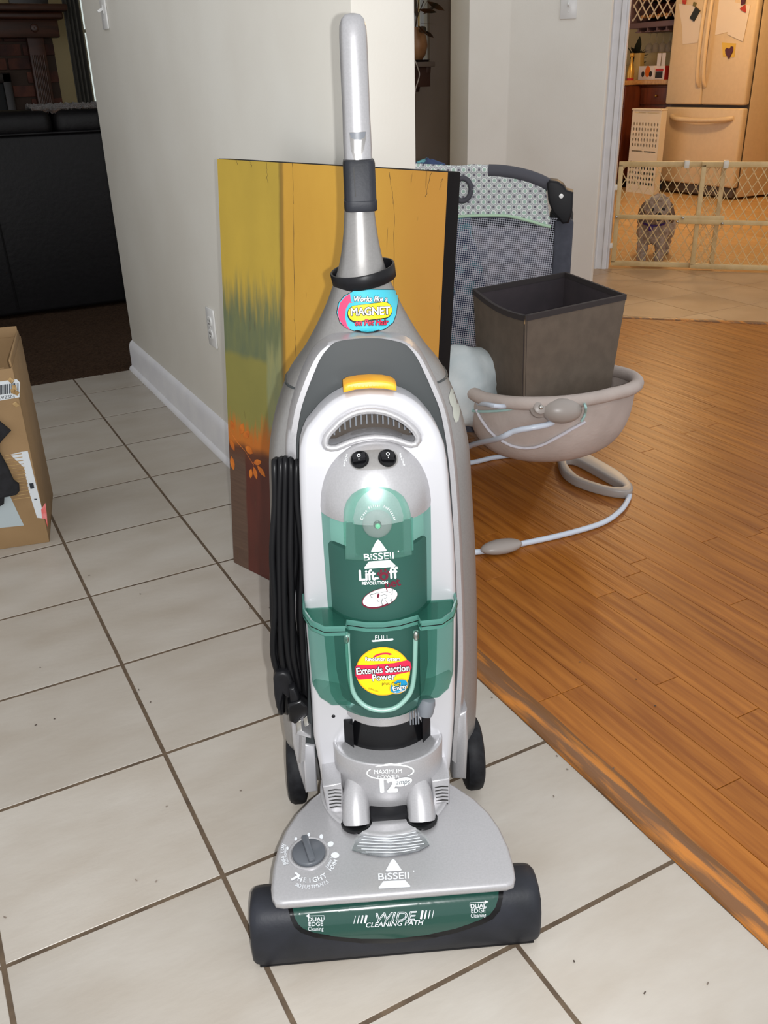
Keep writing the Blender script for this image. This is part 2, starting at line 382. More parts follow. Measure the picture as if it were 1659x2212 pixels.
# ================================================================== WALL PLATES
def wall_plate(name, M, kind, label, cat):
    """M: local x right, y out of wall towards the room = -y, z up, origin at plate centre"""
    r = empty(name); r.matrix_world = M
    MB().box((-0.035,-0.006,-0.0575),(0.035,0,0.0575)).build('cover_plate', 'plastic_white', r, bevel=0.0025)
    if kind == 'outlet':
        for zz in (0.0195, -0.0195):
            f = MB().prism([(0.0165*math.cos(2*PI*k/20), max(-0.0135,min(0.0135,0.0165*math.sin(2*PI*k/20)))) for k in range(20)], 0, 0.0035, Matrix.Translation((0,-0.006,zz)) @ Matrix.Rotation(PI/2,4,'X')).build('socket', 'plastic_white', r)
            for xx, h in ((-0.0063,0.008),(0.0063,0.0065)): MB().box((xx-0.0011,-0.0102,zz+0.003-h/2),(xx+0.0011,-0.0092,zz+0.003+h/2)).build('slot', 'slot_dark', f)
            MB().prism([(0.0024*math.cos(2*PI*k/10), 0.0024*math.sin(2*PI*k/10)) for k in range(10)], 0.0032, 0.0042, Matrix.Translation((0,-0.006,zz-0.007)) @ Matrix.Rotation(PI/2,4,'X')).build('slot', 'slot_dark', f)
        MB().sphere((0,-0.006,0), (0.003,0.0012,0.003), seg=10, rows=6).build('screw', 'plastic_white', r, smooth=60)
    else:
        MB().box((-0.005,-0.0075,-0.012),(0.005,-0.006,0.012)).build('toggle_slot', 'plastic_white', r, bevel=0.0006)
        MB().box((-0.0038,-0.019,-0.004),(0.0038,0,0.004), Matrix.Translation((0,-0.006,0.002)) @ Matrix.Rotation(math.radians(28),4,'X')).build('toggle', 'plastic_white', r, bevel=0.001)
        for zz in (0.030,-0.030): MB().sphere((0,-0.006,zz), (0.0032,0.0012,0.0032), seg=10, rows=6).build('screw', 'plastic_white', r, smooth=60)
    return tag(r, label, cat)
# on the left wall the room side is -X:   local x (to the right as seen) = -Y
ML = Matrix(((0,1,0,0),(-1,0,0,0),(0,0,1,0),(0,0,0,1)))
wall_plate('wall_outlet', Matrix.Translation((WALL_X, -0.893, 0.412)) @ ML, 'outlet', 'white duplex outlet low on the wall beside the canvas painting', 'outlet')
wall_plate('light_switch', Matrix.Translation((WALL_X, -0.10, 1.292)) @ ML, 'switch', 'white toggle light switch near the wall corner above the sofa', 'light switch')
MW = Matrix(((d45.x, n45.x, 0, 0),(d45.y, n45.y, 0, 0),(0,0,1,0),(0,0,0,1)))
sw = at_plane(1229, 8, (2.386,0.186,0), n45)
wall_plate('light_switch', Matrix.Translation(sw) @ MW, 'switch', 'white toggle light switch on the wall above the playpen', 'light switch')

# ================================================================== CANVAS PAINTING
BL = Vector((0.346,-1.573,0.0)); BR = Vector((0.543,-2.158,0.0)); TL = Vector((0.414,-1.550,0.927))
cxv = (BR-BL).normalized(); CWD = (BR-BL).length; czv = (TL-BL).normalized(); CHT = (TL-BL).length; cyv = czv.cross(cxv).normalized()
art = empty('canvas_painting'); art.matrix_world = Matrix.Translation(BL) @ Matrix((cxv, cyv, czv)).transposed().to_4x4()
tag(art, 'abstract gold and green painting on stretched canvas leaning on the wall end', 'painting')
def painting_mat():
    m = bpy.data.materials.new('painting'); m.use_nodes = True; MATS['painting'] = m
    nt = m.node_tree; N = nt.nodes; L = nt.links; b = N['Principled BSDF']; b.inputs['Roughness'].default_value = 0.5
    tc = N.new('ShaderNodeTexCoord'); sp = N.new('ShaderNodeSeparateXYZ'); L.new(tc.outputs['Object'], sp.inputs[0])
    def noise(scale, st=(1,1,1), detail=5):
        mp = N.new('ShaderNodeMapping'); mp.inputs['Scale'].default_value = st; L.new(tc.outputs['Object'], mp.inputs[0])
        n = N.new('ShaderNodeTexNoise'); n.inputs['Scale'].default_value = scale; n.inputs['Detail'].default_value = detail; L.new(mp.outputs[0], n.inputs['Vector']); return n.outputs['Fac']
    def math_(op, a, b_=None, c_=None):
        n = N.new('ShaderNodeMath'); n.operation = op
        for k, q in enumerate((a, b_, c_)):
            if q is None: continue
            if isinstance(q, (int, float)): n.inputs[k].default_value = q
            else: L.new(q, n.inputs[k])
        return n.outputs[0]
    wob = math_('MULTIPLY', math_('SUBTRACT', noise(14), 0.5), 0.03)
    streak = math_('MULTIPLY', math_('SUBTRACT', noise(9, (8,1,1)), 0.5), 0.16)
    X = math_('ADD', sp.outputs['X'], math_('MULTIPLY', wob, 0.35)); Z = math_('ADD', sp.outputs['Z'], wob); Zs = math_('ADD', sp.outputs['Z'], streak)
    def step(val, a, w):     # 0 below a, 1 above
        n = N.new('ShaderNodeMapRange'); n.interpolation_type = 'SMOOTHSTEP'; L.new(val, n.inputs[0])
        n.inputs['From Min'].default_value = a - w; n.inputs['From Max'].default_value = a + w; return n.outputs[0]
    def mix(fac, a, b_):
        n = N.new('ShaderNodeMix'); n.data_type = 'RGBA'
        if isinstance(fac, (int, float)): n.inputs[0].default_value = fac
        else: L.new(fac, n.inputs[0])
        for k, q in ((6, a), (7, b_)):
            if isinstance(q, tuple): n.inputs[k].default_value = q
            else: L.new(q, n.inputs[k])
        return n.outputs[2]
    gold = mix(noise(5, (2,1,1)), rgb(212,164,62), rgb(184,136,42)); gold = mix(math_('MULTIPLY', step(sp.outputs['X'], 0.5, 0.12), 0.75), gold, rgb(172,116,40))
    yel = mix(noise(6, (2,1,1)), rgb(196,164,60), rgb(166,140,50)); teal = mix(noise(12, (5,1,1)), rgb(72,88,74), rgb(122,124,72))
    olive = mix(noise(6), rgb(142,134,66), rgb(112,110,54))
    left = mix(step(Zs, 0.66, 0.05), teal, yel); left = mix(step(Z, 0.525, 0.01), olive, left)
    strip = mix(noise(10, (6,1,1)), rgb(104,118,92), rgb(150,144,88)); inner = math_('MULTIPLY', step(X, 0.145, 0.006), math_('SUBTRACT', 1.0, step(Zs, 0.56, 0.03)))
    left = mix(inner, left, strip)
    orange = mix(noise(7), rgb(196,118,32), rgb(166,86,24)); left = mix(step(Zs, 0.365, 0.03), orange, left)
    top = mix(step(X, 0.2, 0.004), left, gold)
    edge = math_('MULTIPLY', step(X, 0.194, 0.004), math_('SUBTRACT', 1.0, step(X, 0.207, 0.004))); top = mix(math_('MULTIPLY', edge, 0.7), top, rgb(110,84,30))
    red = mix(noise(9, (4,1,1)), rgb(92,34,20), rgb(60,26,18)); dark = mix(noise(12, (1,1,14)), rgb(66,46,36), rgb(100,76,60)); bot = mix(step(X, 0.06, 0.004), dark, red)
    bot = mix(step(Z, 0.29, 0.03), bot, mix(noise(8), rgb(72,36,18), rgb(96,50,22)))
    allc = mix(step(Z, 0.315, 0.012), bot, top)
    crack = math_('GREATER_THAN', noise(30, (3,1,0.3), 3), 0.70); allc = mix(math_('MULTIPLY', crack, 0.45), allc, rgb(84,60,24))
    L.new(allc, b.inputs['Base Color'])
    n2 = N.new('ShaderNodeTexNoise'); n2.inputs['Scale'].default_value = 500; L.new(tc.outputs['Object'], n2.inputs['Vector'])
    bp = N.new('ShaderNodeBump'); bp.inputs['Strength'].default_value = 0.08; L.new(n2.outputs['Fac'], bp.inputs['Height']); L.new(bp.outputs[0], b.inputs['Normal'])
painting_mat()
mk('canvas_edge', rgb(20,17,17), 0.7, spec=0.12); mk('leaf_paint', rgb(206,116,30), 0.5, c2=rgb(168,84,20), scale=30); mk('paint_line', rgb(70,52,24), 0.6)
MB().box((0.001,0.0,0.001),(CWD-0.001,0.002,CHT-0.001)).build('painted_face', 'painting', art)
MB().box((0,0.0015,0),(CWD,0.036,CHT)).build('wrapped_edge', 'canvas_edge', art, bevel=0.003)
def leaf(u, v, ang, Ln, W):
    q = at_plane(u, v, BL, cyv); q = art.matrix_world.inverted() @ q
    pts = [(0,0)] + [(Ln*t, W*math.sin(PI*t)**0.8) for t in (0.2,0.4,0.6,0.8)] + [(Ln,0)] + [(Ln*t, -W*math.sin(PI*t)**0.8) for t in (0.8,0.6,0.4,0.2)]
    Mx = Matrix.Translation((q.x, 0, q.z)) @ Matrix.Rotation(-math.radians(ang),4,'Y') @ Matrix(((1,0,0,0),(0,0,-1,0),(0,1,0,0),(0,0,0,1)))
    MB().prism(pts, 0, 0.0006, Mx).build('painted_leaf', 'leaf_paint', art)
for a in [(497,948,-60,0.03,0.007),(520,938,70,0.03,0.008),(530,965,-20,0.028,0.009),(526,945,40,0.03,0.008),(500,985,-80,0.034,0.008),(543,1012,-100,0.026,0.006),(548,1008,-70,0.03,0.007),(556,1006,-35,0.034,0.007),(505,930,110,0.025,0.007),(548,1000,20,0.03,0.007)]: leaf(*a)
def pline(pts, w, mat='paint_line'):
    q = [art.matrix_world.inverted() @ at_plane(u, v, BL, cyv) for u, v in pts]; mb = MB()
    q = [q[0].lerp(q[1], k/8) + Vector((random.uniform(-0.002,0.002), 0, 0)) for k in range(9)] if len(q) == 2 else q; mb.tube([(a.x, 0.0, a.z) for a in q], [w*random.uniform(0.3,1.0) for _ in q], 4); mb.map(lambda p: Vector((p.x, p.y*0.3, p.z))); mb.build('painted_stroke', mat, art)
pline(spline([(496,930,0),(512,955,0),(530,975,0),(548,1005,0)],5) and [(496,930),(512,955),(530,975),(548,1005)], 0.0012, 'leaf_paint')
for a, b_ in (((575,349),(578,395)),((840,372),(851,440)),((851,440),(853,700)),((540,347),(544,362)),((510,344),(512,356)),((932,372),(920,425)),((955,385),(950,410)),((632,352),(633,440)),((633,440),(636,690)),((636,690),(640,770))): pline([a, b_], 0.0007)

# ================================================================== CARDBOARD BOX
mk('cardboard', rgb(158,128,90), 0.75, c2=rgb(142,114,78), scale=6, bump=0.1, bscale=30); mk('cardboard_torn', rgb(150,118,74), 0.9, c2=rgb(190,160,112), scale=60)
mk('paper_label', rgb(214,220,224), 0.5); mk('ink', rgb(34,40,48), 0.6); mk('tape_pale', rgb(176,188,192), 0.35); mk('sticker_red', rgb(216,62,48), 0.5, c2=rgb(232,150,150), scale=30)
mk('black_cloth', rgb(24,24,27), 0.9, c2=rgb(32,32,36), scale=40, bump=0.2, bscale=90)
cb0 = at_z(107, 1171, 0); ca = math.radians(-11.5)
cbx = empty('cardboard_box', cb0, ca); tag(cbx, 'open cardboard shipping box with torn top edge and labels', 'box')
BWd, BDp, BHt, th = 0.46, 0.32, 0.468, 0.005
MB().box((-BWd,0,0),(0,th,BHt)).build('front_panel', 'cardboard', cbx, bevel=0.0015); MB().box((-th,th,0),(0,BDp,BHt)).build('side_panel', 'cardboard', cbx, bevel=0.0015)
MB().box((-BWd,th,0),(-BWd+th,BDp,BHt)).build('side_panel', 'cardboard', cbx); MB().box((-BWd,BDp-th,0),(0,BDp,BHt)).build('back_panel', 'cardboard', cbx); MB().box((-BWd,th,0),(0,BDp-th,th)).build('base_panel', 'cardboard', cbx)
Mf = Matrix.Translation((0,0,BHt))
def flap(nm, a, b_, M): MB().box(a, b_, M).build(nm, 'cardboard', cbx, bevel=0.0015)
flap('flap', (-BWd+0.01,0,0), (-0.006,0.005,0.028), Matrix.Translation((0,BDp-0.004,BHt)) @ Matrix.Rotation(math.radians(-14),4,'X'))
flap('flap', (-0.005,0.012,0), (0,BDp-0.01,0.018), Matrix.Translation((-0.001,0,BHt)) @ Matrix.Rotation(math.radians(-4),4,'Y'))
flap('flap', (-BWd+0.01,0,-0.14), (-0.02,0.004,0), Matrix.Translation((0,0.012,BHt)) @ Matrix.Rotation(math.radians(12),4,'X'))
for k in range(5):      # torn shreds along the front corner
    x = -0.006 + random.uniform(-0.006,0.006); z = BHt + random.uniform(-0.10,0.008)
    MB().box((-0.005,-0.002,-0.006),(0.005,0.002,0.006), Matrix.Translation((x,-0.001,z)) @ Matrix.Rotation(random.uniform(0,3),4,'Y') @ Matrix.Rotation(random.uniform(-.6,.6),4,'X')).build('torn_shred', 'cardboard_torn', cbx)
def on_box(u, v):
    q = cbx.matrix_basis.inverted() @ at_plane(u, v, cb0, Matrix.Rotation(ca,3,'Z') @ Vector((0,1,0))); return q.x, q.z
def patch(nm, pts, mat, lift=0.0008):
    q = [on_box(u, v) for u, v in pts]; return MB().prism([(x, z) for x, z in q], 0, lift, Matrix(((1,0,0,0),(0,0,-1,0),(0,1,0,0),(0,0,0,1)))).build(nm, mat, cbx)
lab = patch('barcode_label', [(-40,830),(36,819),(43,826),(42,858),(-40,872)], 'paper_label')
mbx = MB(); x = -36
while x < 40:
    w = random.choice((1.2,1.2,2.2,3.2)); q = [on_box(x, 829-0.12*(x-20)), on_box(x+w, 829-0.12*(x-20)), on_box(x+w, 850-0.12*(x-20)), on_box(x, 850-0.12*(x-20))]
    mbx.prism(q, 0.0008, 0.0014, Matrix(((1,0,0,0),(0,0,-1,0),(0,1,0,0),(0,0,0,1)))); x += w + random.choice((1.0,1.4,2.2))
o = mbx.build('barcode', 'ink', cbx); o.parent = lab
x0, z0 = on_box(6, 858)
me = mapmesh(text_mesh('F2SZA16LP', 0.0115, align='CENTER'), lambda p: Vector((x0-p.x, -0.0013, z0-p.y))); o = finish('label_lettering', me, 'ink', lab)
patch('torn_strip', [(22,982),(46,976),(60,974),(96,1120),(80,1118),(62,1060),(52,1010)], 'paper_label')
patch('strip_mark', [(63,1044),(72,1043),(74,1054),(66,1056)], 'ink', 0.0016); patch('strip_mark', [(74,1077),(80,1077),(80,1079),(74,1079)], 'ink', 0.0016)
patch('red_sticker', [(89,1100),(98,1086),(101,1110),(103,1138),(98,1120),(91,1120)], 'sticker_red', 0.0016)
patch('tape', [(-40,1092),(4,1070),(22,1072),(35,1100),(52,1135),(-40,1144)], 'tape_pale')
for k in range(14): patch('corrugation', [(10+k*1.4,984+k*7.2),(47+k*1.5,979+k*7.2),(47+k*1.5,980.6+k*7.2),(10+k*1.4,985.6+k*7.2)], 'cardboard_torn', 0.0012)
# black garment hanging over the box, most of it outside the frame
gar = [(-60,880),(0,906),(25,926),(6,948),(0,956),(0,974),(18,1006),(30,1032),(42,1042),(43,1056),(36,1064),(10,1071),(9,1086),(0,1091),(-60,1096)]
q = [on_box(u, v) for u, v in gar]
me = plate([q], 0.0, 0.014, 0.005, 3, 0); W = cbx.matrix_basis
mapmesh(me, lambda p: W @ Vector((p.x, -0.0025-p.z-0.004*math.sin(p.x*60+p.y*30), p.y)))
tag(finish('black_garment', me, 'black_cloth', smooth=50), 'black cloth garment hanging down the front of the cardboard box', 'clothing')

# ================================================================== UPRIGHT VACUUM
from mathutils.bvhtree import BVHTree
mk('silver', rgb(182,181,183), 0.36, 0.5, c2=rgb(176,175,177), scale=400); mk('silver_bright', rgb(206,206,210), 0.34, 0.45)
mk('silver_dark', rgb(150,148,146), 0.38, 0.55, c2=rgb(145,143,141), scale=300); mk('charcoal', rgb(54,58,59), 0.42, spec=0.35); mk('black_plastic', rgb(20,20,22), 0.4, c2=rgb(25,25,28), scale=60, spec=0.22)
mk('black_gloss', rgb(12,12,14), 0.22, spec=0.35); mk('bumper', rgb(38,40,47), 0.5, c2=rgb(31,33,38), scale=20, bump=0.03, bscale=200, spec=0.3); mk('rubber', rgb(22,22,25), 0.6, c2=rgb(32,33,36), scale=90, spec=0.2)
mk('yellow_button', rgb(238,176,44), 0.4, c2=rgb(230,158,30), scale=40); mk('grey_plastic', rgb(112,116,122), 0.4); mk('inner_grey', rgb(82,94,92), 0.6, c2=rgb(72,86,84), scale=6); mk('inner_light', rgb(228,234,234), 0.5)
mk('steel', rgb(190,188,182), 0.25, 0.9); mk('cord_black', rgb(15,15,17), 0.4, spec=0.25); mk('primer_patch', rgb(168,170,160), 0.6)
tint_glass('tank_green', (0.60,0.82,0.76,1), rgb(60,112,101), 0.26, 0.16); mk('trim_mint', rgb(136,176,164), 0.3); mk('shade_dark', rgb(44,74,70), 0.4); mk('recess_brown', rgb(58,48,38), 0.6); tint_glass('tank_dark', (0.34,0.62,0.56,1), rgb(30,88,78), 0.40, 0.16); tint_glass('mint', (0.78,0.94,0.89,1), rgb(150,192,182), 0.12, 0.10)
tint_glass('clear', (0.95,0.96,0.96,1), rgb(206,210,208), 0.14, 0.06); tint_glass('mint_edge', (0.5,0.78,0.71,1), rgb(104,160,148), 0.5, 0.12); mk('window_green', rgb(26,66,57), 0.18, coat=0.4)
for nm, c_ in (('print_white',(236,240,240)),('print_grey',(214,218,222)),('print_maroon',(104,22,44)),('print_yellow',(250,214,20)),('print_red',(214,38,74)),('print_teal',(64,178,196)),('print_black',(20,18,22)),('print_pink',(226,70,110)),('print_blue',(22,140,186)),('print_gold',(236,170,30))): mk(nm, rgb(*c_), 0.35)

VO = Vector((0.160, -2.741, 0.0)); VA = math.radians(-23.72)
vac = empty('upright_vacuum', VO, VA); tag(vac, 'silver upright vacuum cleaner with green dirt tank standing on the tiles', 'vacuum cleaner')
VM = Matrix.Translation(VO) @ Matrix.Rotation(VA, 4, 'Z'); VI = VM.inverted()
LEAN = 0.10
def S(p): return Vector((p[0], p[1] + LEAN*p[2], p[2]))       # the upper body leans back a little
def vray(u, v): return VI @ CAM, VI.to_3x3() @ ray(u, v)
def vb(u, v, y):                # point of the leaning plane y -> x, z
    o, d = vray(u, v); t = (y + LEAN*o.z - o.y) / (d.y - LEAN*d.z); p = o + d*t; return p.x, p.z
def vz(u, v, z):                # point at height z -> x, y
    o, d = vray(u, v); p = o + d*((z-o.z)/d.z); return p.x, p.y
def bvh(o): me = o.data; return BVHTree.FromPolygons([v.co.copy() for v in me.vertices], [tuple(p.vertices) for p in me.polygons])
def hit(tree, u, v):
    o, d = vray(u, v); h = tree.ray_cast(o, d.normalized()); return (h[0], h[1]) if h[0] is not None else (None, None)
def se(c, hx, hy, z, n=2.6, seg=48):
    r = []
    for i in range(seg):
        a = 2*PI*i/seg; ca_, sa_ = math.cos(a), math.sin(a)
        r.append(S((c[0] + hx*math.copysign(abs(ca_)**(2/n), ca_), c[1] + hy*math.copysign(abs(sa_)**(2/n), sa_), z)))
    return r
def vplate(name, outline, y0, y1, mat, bevel=0.003, holes=(), parent=None, sm=0, y_at=None, smooth=40, res=2):
    """outline(s) given in the picture, standing in the leaning plane y0 (front) with thickness to y1"""
    ol = [[vb(u, v, y0 if y_at is None else y_at) for u, v in o_] for o_ in (outline,)+tuple(holes)]
    me = plate(ol, 0, y1-y0, bevel, res, sm); mapmesh(me, lambda p: S((p.x, y0+p.z, p.y)))
    return finish(name, me, mat, parent or vac, smooth)
def decal(name, me2, org, ex, ey, tree, mat, parent, lift=0.0006, maxlen=7.0):
    """flat print (x right, y up in its own units) laid on the surface it is printed on"""
    bm = bmesh.new(); bm.from_mesh(me2); bmesh.ops.triangulate(bm, faces=bm.faces)
    for v in bm.verts: v.co = Vector((org[0]+v.co.x*ex[0]+v.co.y*ey[0], org[1]+v.co.x*ex[1]+v.co.y*ey[1], v.co.z))
    for _ in range(4):
        es = [e for e in bm.edges if e.calc_length() > maxlen]
        if not es: break
        bmesh.ops.subdivide_edges(bm, edges=es, cuts=1, use_grid_fill=False); bmesh.ops.triangulate(bm, faces=[f for f in bm.faces if len(f.verts) > 3])
    bad = []
    for v in bm.verts:
        h, n = hit(tree, v.co.x, v.co.y)
        if h is None: bad.append(v); continue
        o_, d_ = vray(v.co.x, v.co.y)
        if n.dot(d_) > 0: n = -n
        v.co = h + n*(lift + v.co.z)
    if bad: bmesh.ops.delete(bm, geom=bad, context='VERTS')
    me = bpy.data.meshes.new(name); bm.to_mesh(me); bm.free(); bpy.data.meshes.remove(me2)
    return finish(name, me, mat, parent, 60)
def poly2(pts):
    me = bpy.data.meshes.new('tmp'); me.from_pydata([(x, -y, 0) for x, y in pts], [], [tuple(range(len(pts)))]); return me
def dpoly(name, pts, tree, mat, parent, lift=0.0006): return decal(name, poly2(pts), (0,0), (1,0), (0,-1), tree, mat, parent, lift)
def dtext(name, s, x, y, h, tree, mat, parent, ang=0.0, lift=0.0009, width=1.0, bold=0.0, shear=0.0, space=1.0, vert=False):
    a = math.radians(ang); me2 = text_mesh(s, 1.0, shear, min(bold, 0.0), space, 'CENTER', width)
    if bold > 0:          # heavier weight: the glyphs repeated a hair apart
        bm = bmesh.new(); n_ = 8 if bold > 0.035 else 4
        for k in range(n_+1):
            dx, dy = (0, 0) if k == n_ else (bold*math.cos(2*PI*k/n_), bold*math.sin(2*PI*k/n_))
            m_ = me2.copy()
            for v in m_.vertices: v.co.x += dx; v.co.y += dy; v.co.z += 0.00004*k
            bm.from_mesh(m_); bpy.data.meshes.remove(m_)
        bm.to_mesh(me2); bm.free()
    return decal(name, me2, (x, y), (h*math.cos(a), -h*math.sin(a)), (-h*math.sin(a), -h*math.cos(a)), tree, mat, parent, lift, 9.0)
def dline(name, pts, w, tree, mat, parent, lift=0.0009, close=False):
    q = [Vector((x, y)) for x, y in pts]; L_ = []; R_ = []
    for i, p_ in enumerate(q):
        t = (q[min(i+1,len(q)-1)] - q[max(i-1,0)]).normalized(); n_ = Vector((-t.y, t.x)); ww = w[i] if isinstance(w, (list,tuple)) else w
        L_.append(p_ + n_*ww/2); R_.append(p_ - n_*ww/2)
    me = bpy.data.meshes.new('tmp'); n = len(q); me.from_pydata([(p_.x,-p_.y,0) for p_ in L_+R_], [], [(i,i+1,n+i+1,n+i) for i in range(n-1)])
    return decal(name, me, (0,0), (1,0), (0,-1), tree, mat, parent, lift)
def ell(cx_, cy_, a, b, rot=0, t0=0, t1=360, n=40):
    r = math.radians(rot); out = []
    for k in range(n + (0 if t1-t0 >= 360 else 1)):
        t = math.radians(t0 + (t1-t0)*k/n); x, y = a*math.cos(t), b*math.sin(t); out.append((cx_ + x*math.cos(r) - y*math.sin(r), cy_ + x*math.sin(r) + y*math.cos(r)))
    return out

XC = 0.005; YS = 0.332
# --- back shell with its long neck
prof = [(0.045,0.110,0.05),(0.06,0.130,0.06),(0.10,0.152,0.070),(0.19,0.157,0.074),(0.27,0.157,0.076),(0.35,0.156,0.077),(0.42,0.154,0.077),(0.48,0.151,0.077),(0.53,0.148,0.077),(0.57,0.146,0.077),(0.60,0.1425,0.077),(0.632,0.1355,0.076),(0.655,0.128,0.076),(0.68,0.118,0.075),(0.705,0.106,0.073),(0.73,0.0865,0.069),(0.75,0.0735,0.062),(0.77,0.062,0.054),(0.79,0.0515,0.047),(0.814,0.041,0.039),(0.835,0.033,0.032),(0.855,0.0275,0.027),(0.885,0.0225,0.0225),(0.925,0.0190,0.0195)]
ps = spline([(z, hx, hy) for z, hx, hy in prof], 3)
rings = [se((XC, YS), p_.y, p_.z, p_.x, 3.0 - min(1, max(0, (p_.x-0.66)/0.12))*0.9) for p_ in ps]
shell = MB().loft(rings).build('back_shell', 'silver_dark', vac, smooth=50)
T_shell = bvh(shell)
zs = [(0.688, 0.1137), (0.6895, 0.1130)]
MB().loft([se((XC, YS), 0.1128, 0.0752, 0.6935, 2.8), se((XC, YS), 0.1145, 0.0765, 0.6930, 2.8), se((XC, YS), 0.1150, 0.0768, 0.6918, 2.8), se((XC, YS), 0.1138, 0.0752, 0.6912, 2.8)]).build('seam', 'charcoal', shell, smooth=50)
# --- dark inner panel and its bright bevelled rim
arch_in = [(659,1640),(664,1500),(655,1400),(647,1161),(642,1000),(641,951),(650,892),(660,856),(676,814),(693,774),(711,750),(729,737),(771,731),(816,730),(849,735),(874,743),(895,765),(913,799),(934,847),(950,889),(962,951),(970,1020),(976,1101),(984,1252),(988,1400),(984,1500),(975,1640)]
arch_out = [(644,1640),(646,1500),(636,1400),(624,1161),(617,1000),(616,951),(625,892),(634,858),(650,812),(672,768),(694,744),(722,730),(770,723),(817,722),(855,727),(884,738),(908,758),(928,792),(952,842),(968,889),(980,951),(988,1020),(994,1101),(1001,1252),(1005,1400),(1001,1500),(990,1640)]
pi_ = [vb(u, v, 0.246) for u, v in arch_in]; po_ = [vb(u, v, 0.262) for u, v in arch_out]
pi_s = [(p_.x, p_.y) for p_ in spline([(a, b, 0) for a, b in pi_], 4)]; po_s = [(p_.x, p_.y) for p_ in spline([(a, b, 0) for a, b in po_], 4)]
MB().loft([[S((x, 0.250, z)) for x, z in pi_s], [S((x, 0.27, z)) for x, z in pi_s]]).build('inner_panel', 'charcoal', vac, smooth=40)
mb = MB(); mid = [(a[0]*0.42+b[0]*0.58, a[1]*0.42+b[1]*0.58) for a, b in zip(pi_s, po_s)]
mb.loft([[S((x, 0.252, z)) for x, z in pi_s], [S((a[0]*0.9+b[0]*0.1, 0.2445, a[1]*0.9+b[1]*0.1)) for a, b in zip(pi_s, mid)], [S((x, 0.2455, z)) for x, z in mid], [S((a[0]*0.15+b[0]*0.85, 0.254, a[1]*0.15+b[1]*0.85)) for a, b in zip(mid, po_s)], [S((x, 0.285, z)) for x, z in po_s]], cap=False, closed=False)
rim = mb.build('shell_rim', 'silver', vac, smooth=50)
# --- handle, clip, ring
hp = [(0.962,0.0185,0.019),(0.99,0.0185,0.0195),(1.03,0.0178,0.019),(1.08,0.0178,0.019),(1.115,0.0175,0.0185),(1.128,0.0168,0.0175),(1.136,0.0140,0.0150),(1.1405,0.0095,0.0100),(1.142,0.003,0.003)]
hnd = MB().loft([se((XC+0.001, YS), a, b, z, 2.2, 32) for z, a, b in hp]).build('handle_grip', 'silver', vac, smooth=60)
T_h = bvh(hnd)
rec = [(755,286),(790,284),(790,300),(786,322),(779,342),(771,354),(765,346),(758,322)]
dpoly('trigger_scoop_shade', rec, T_h, 'silver_dark', hnd, 0.0004); dpoly('scoop_highlight', [(766,302),(781,302),(779,330),(773,350),(769,350),(766,330)], T_h, 'silver_bright', hnd, 0.0008)  # scoop drawn flat: shade painted in darker silver, highlight as a brighter strip
dpoly('scoop_ledge', [(756,287),(789,285),(787,296),(778,302),(768,302),(759,298)], T_h, 'grey_plastic', hnd, 0.0013)
clipm = MB().loft([se((XC+0.0015, YS-0.002), a, b, z, 5, 32) for z, a, b in ((0.9125,0.0205,0.025),(0.914,0.0215,0.026),(0.925,0.0215,0.026),(0.9255,0.0208,0.0252),(0.970,0.0205,0.025),(0.974,0.0195,0.024),(0.975,0.017,0.021))]).build('cord_clip', 'bumper', vac, smooth=45)
T_c = bvh(clipm); dline('clip_groove', [(764,362),(768,426)], 2.0, T_c, 'slot_dark', clipm, 0.0004)
rm = Matrix.Translation(S((XC+0.002, YS, 0.829))) @ Matrix.Rotation(math.radians(-9),4,'Y') @ Matrix.Rotation(math.radians(4),4,'X')
MB().revolve([(0.0425,-0.0095),(0.0437,-0.0085),(0.0445,0.0085),(0.0437,0.0095),(0.0418,0.0095),(0.0410,0.0085),(0.0402,-0.0085),(0.0410,-0.0095),(0.0425,-0.0095)], seg=48, M=rm).build('retainer_ring', 'black_plastic', vac, smooth=50)

# --- lift-off pod with carrying handle
pod = [(697,1707),(690,1660),(678,1597),(673,1521),(667,1431),(658,1319),(655,1250),(652,1162),(648,1080),(646,1011),(647,969),(653,945),(662,925),(674,911),(689,893),(705,878),(722,866),(741,856),(768,849),(797,846),(828,847),(857,851),(875,857),(892,866),(908,878),(922,893),(935,909),(946,927),(954,944),(961,963),(967,996),(971,1030),(974,1071),(982,1162),(986,1252),(987,1330),(986,1400),(983,1551),(977,1630),(971,1684),(934,1692),(830,1700),(734,1706)]
hole = [(705,966),(702,958),(705,945),(713,934),(723,924),(734,912),(747,903),(762,895),(777,890),(794,888),(810,888),(827,890),(843,895),(859,902),(874,911),(886,921),(896,931),(903,943),(904,952),(898,961),(889,962),(880,960),(863,954),(846,949),(828,947),(810,946),(790,948),(771,952),(755,957),(741,963),(727,969),(715,970)]
POD_Y = 0.193
podo = vplate('pod_frame', pod, POD_Y, POD_Y+0.045, 'silver_bright', 0.009, (hole,), res=4)
T_pod = bvh(podo)
# rounded lip of the carrying handle
lip = [vb(u, v, POD_Y) for u, v in hole]; lip = [S((x, POD_Y+0.002, z)) for x, z in lip]
MB().tube(lip+[lip[0]], 0.0048, 10, cap=False).build('handle_lip', 'silver', podo, smooth=60)
bk = [(700,968),(712,934),(747,900),(810,885),(874,908),(906,945),(900,966),(810,950)]
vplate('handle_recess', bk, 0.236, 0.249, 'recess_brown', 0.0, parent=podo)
for k in range(15):
    u = 722 + k*11.6; vt = 888 + ((u-808)/100)**2*34
    x0, z1_ = vb(u, vt, 0.234); x0, z0_ = vb(u, vt+22, 0.234)
    MB().box((x0-0.0010,0.226,z0_),(x0+0.0010,0.237,z1_)).map(S).build('grip_rib', 'grey_plastic', podo)
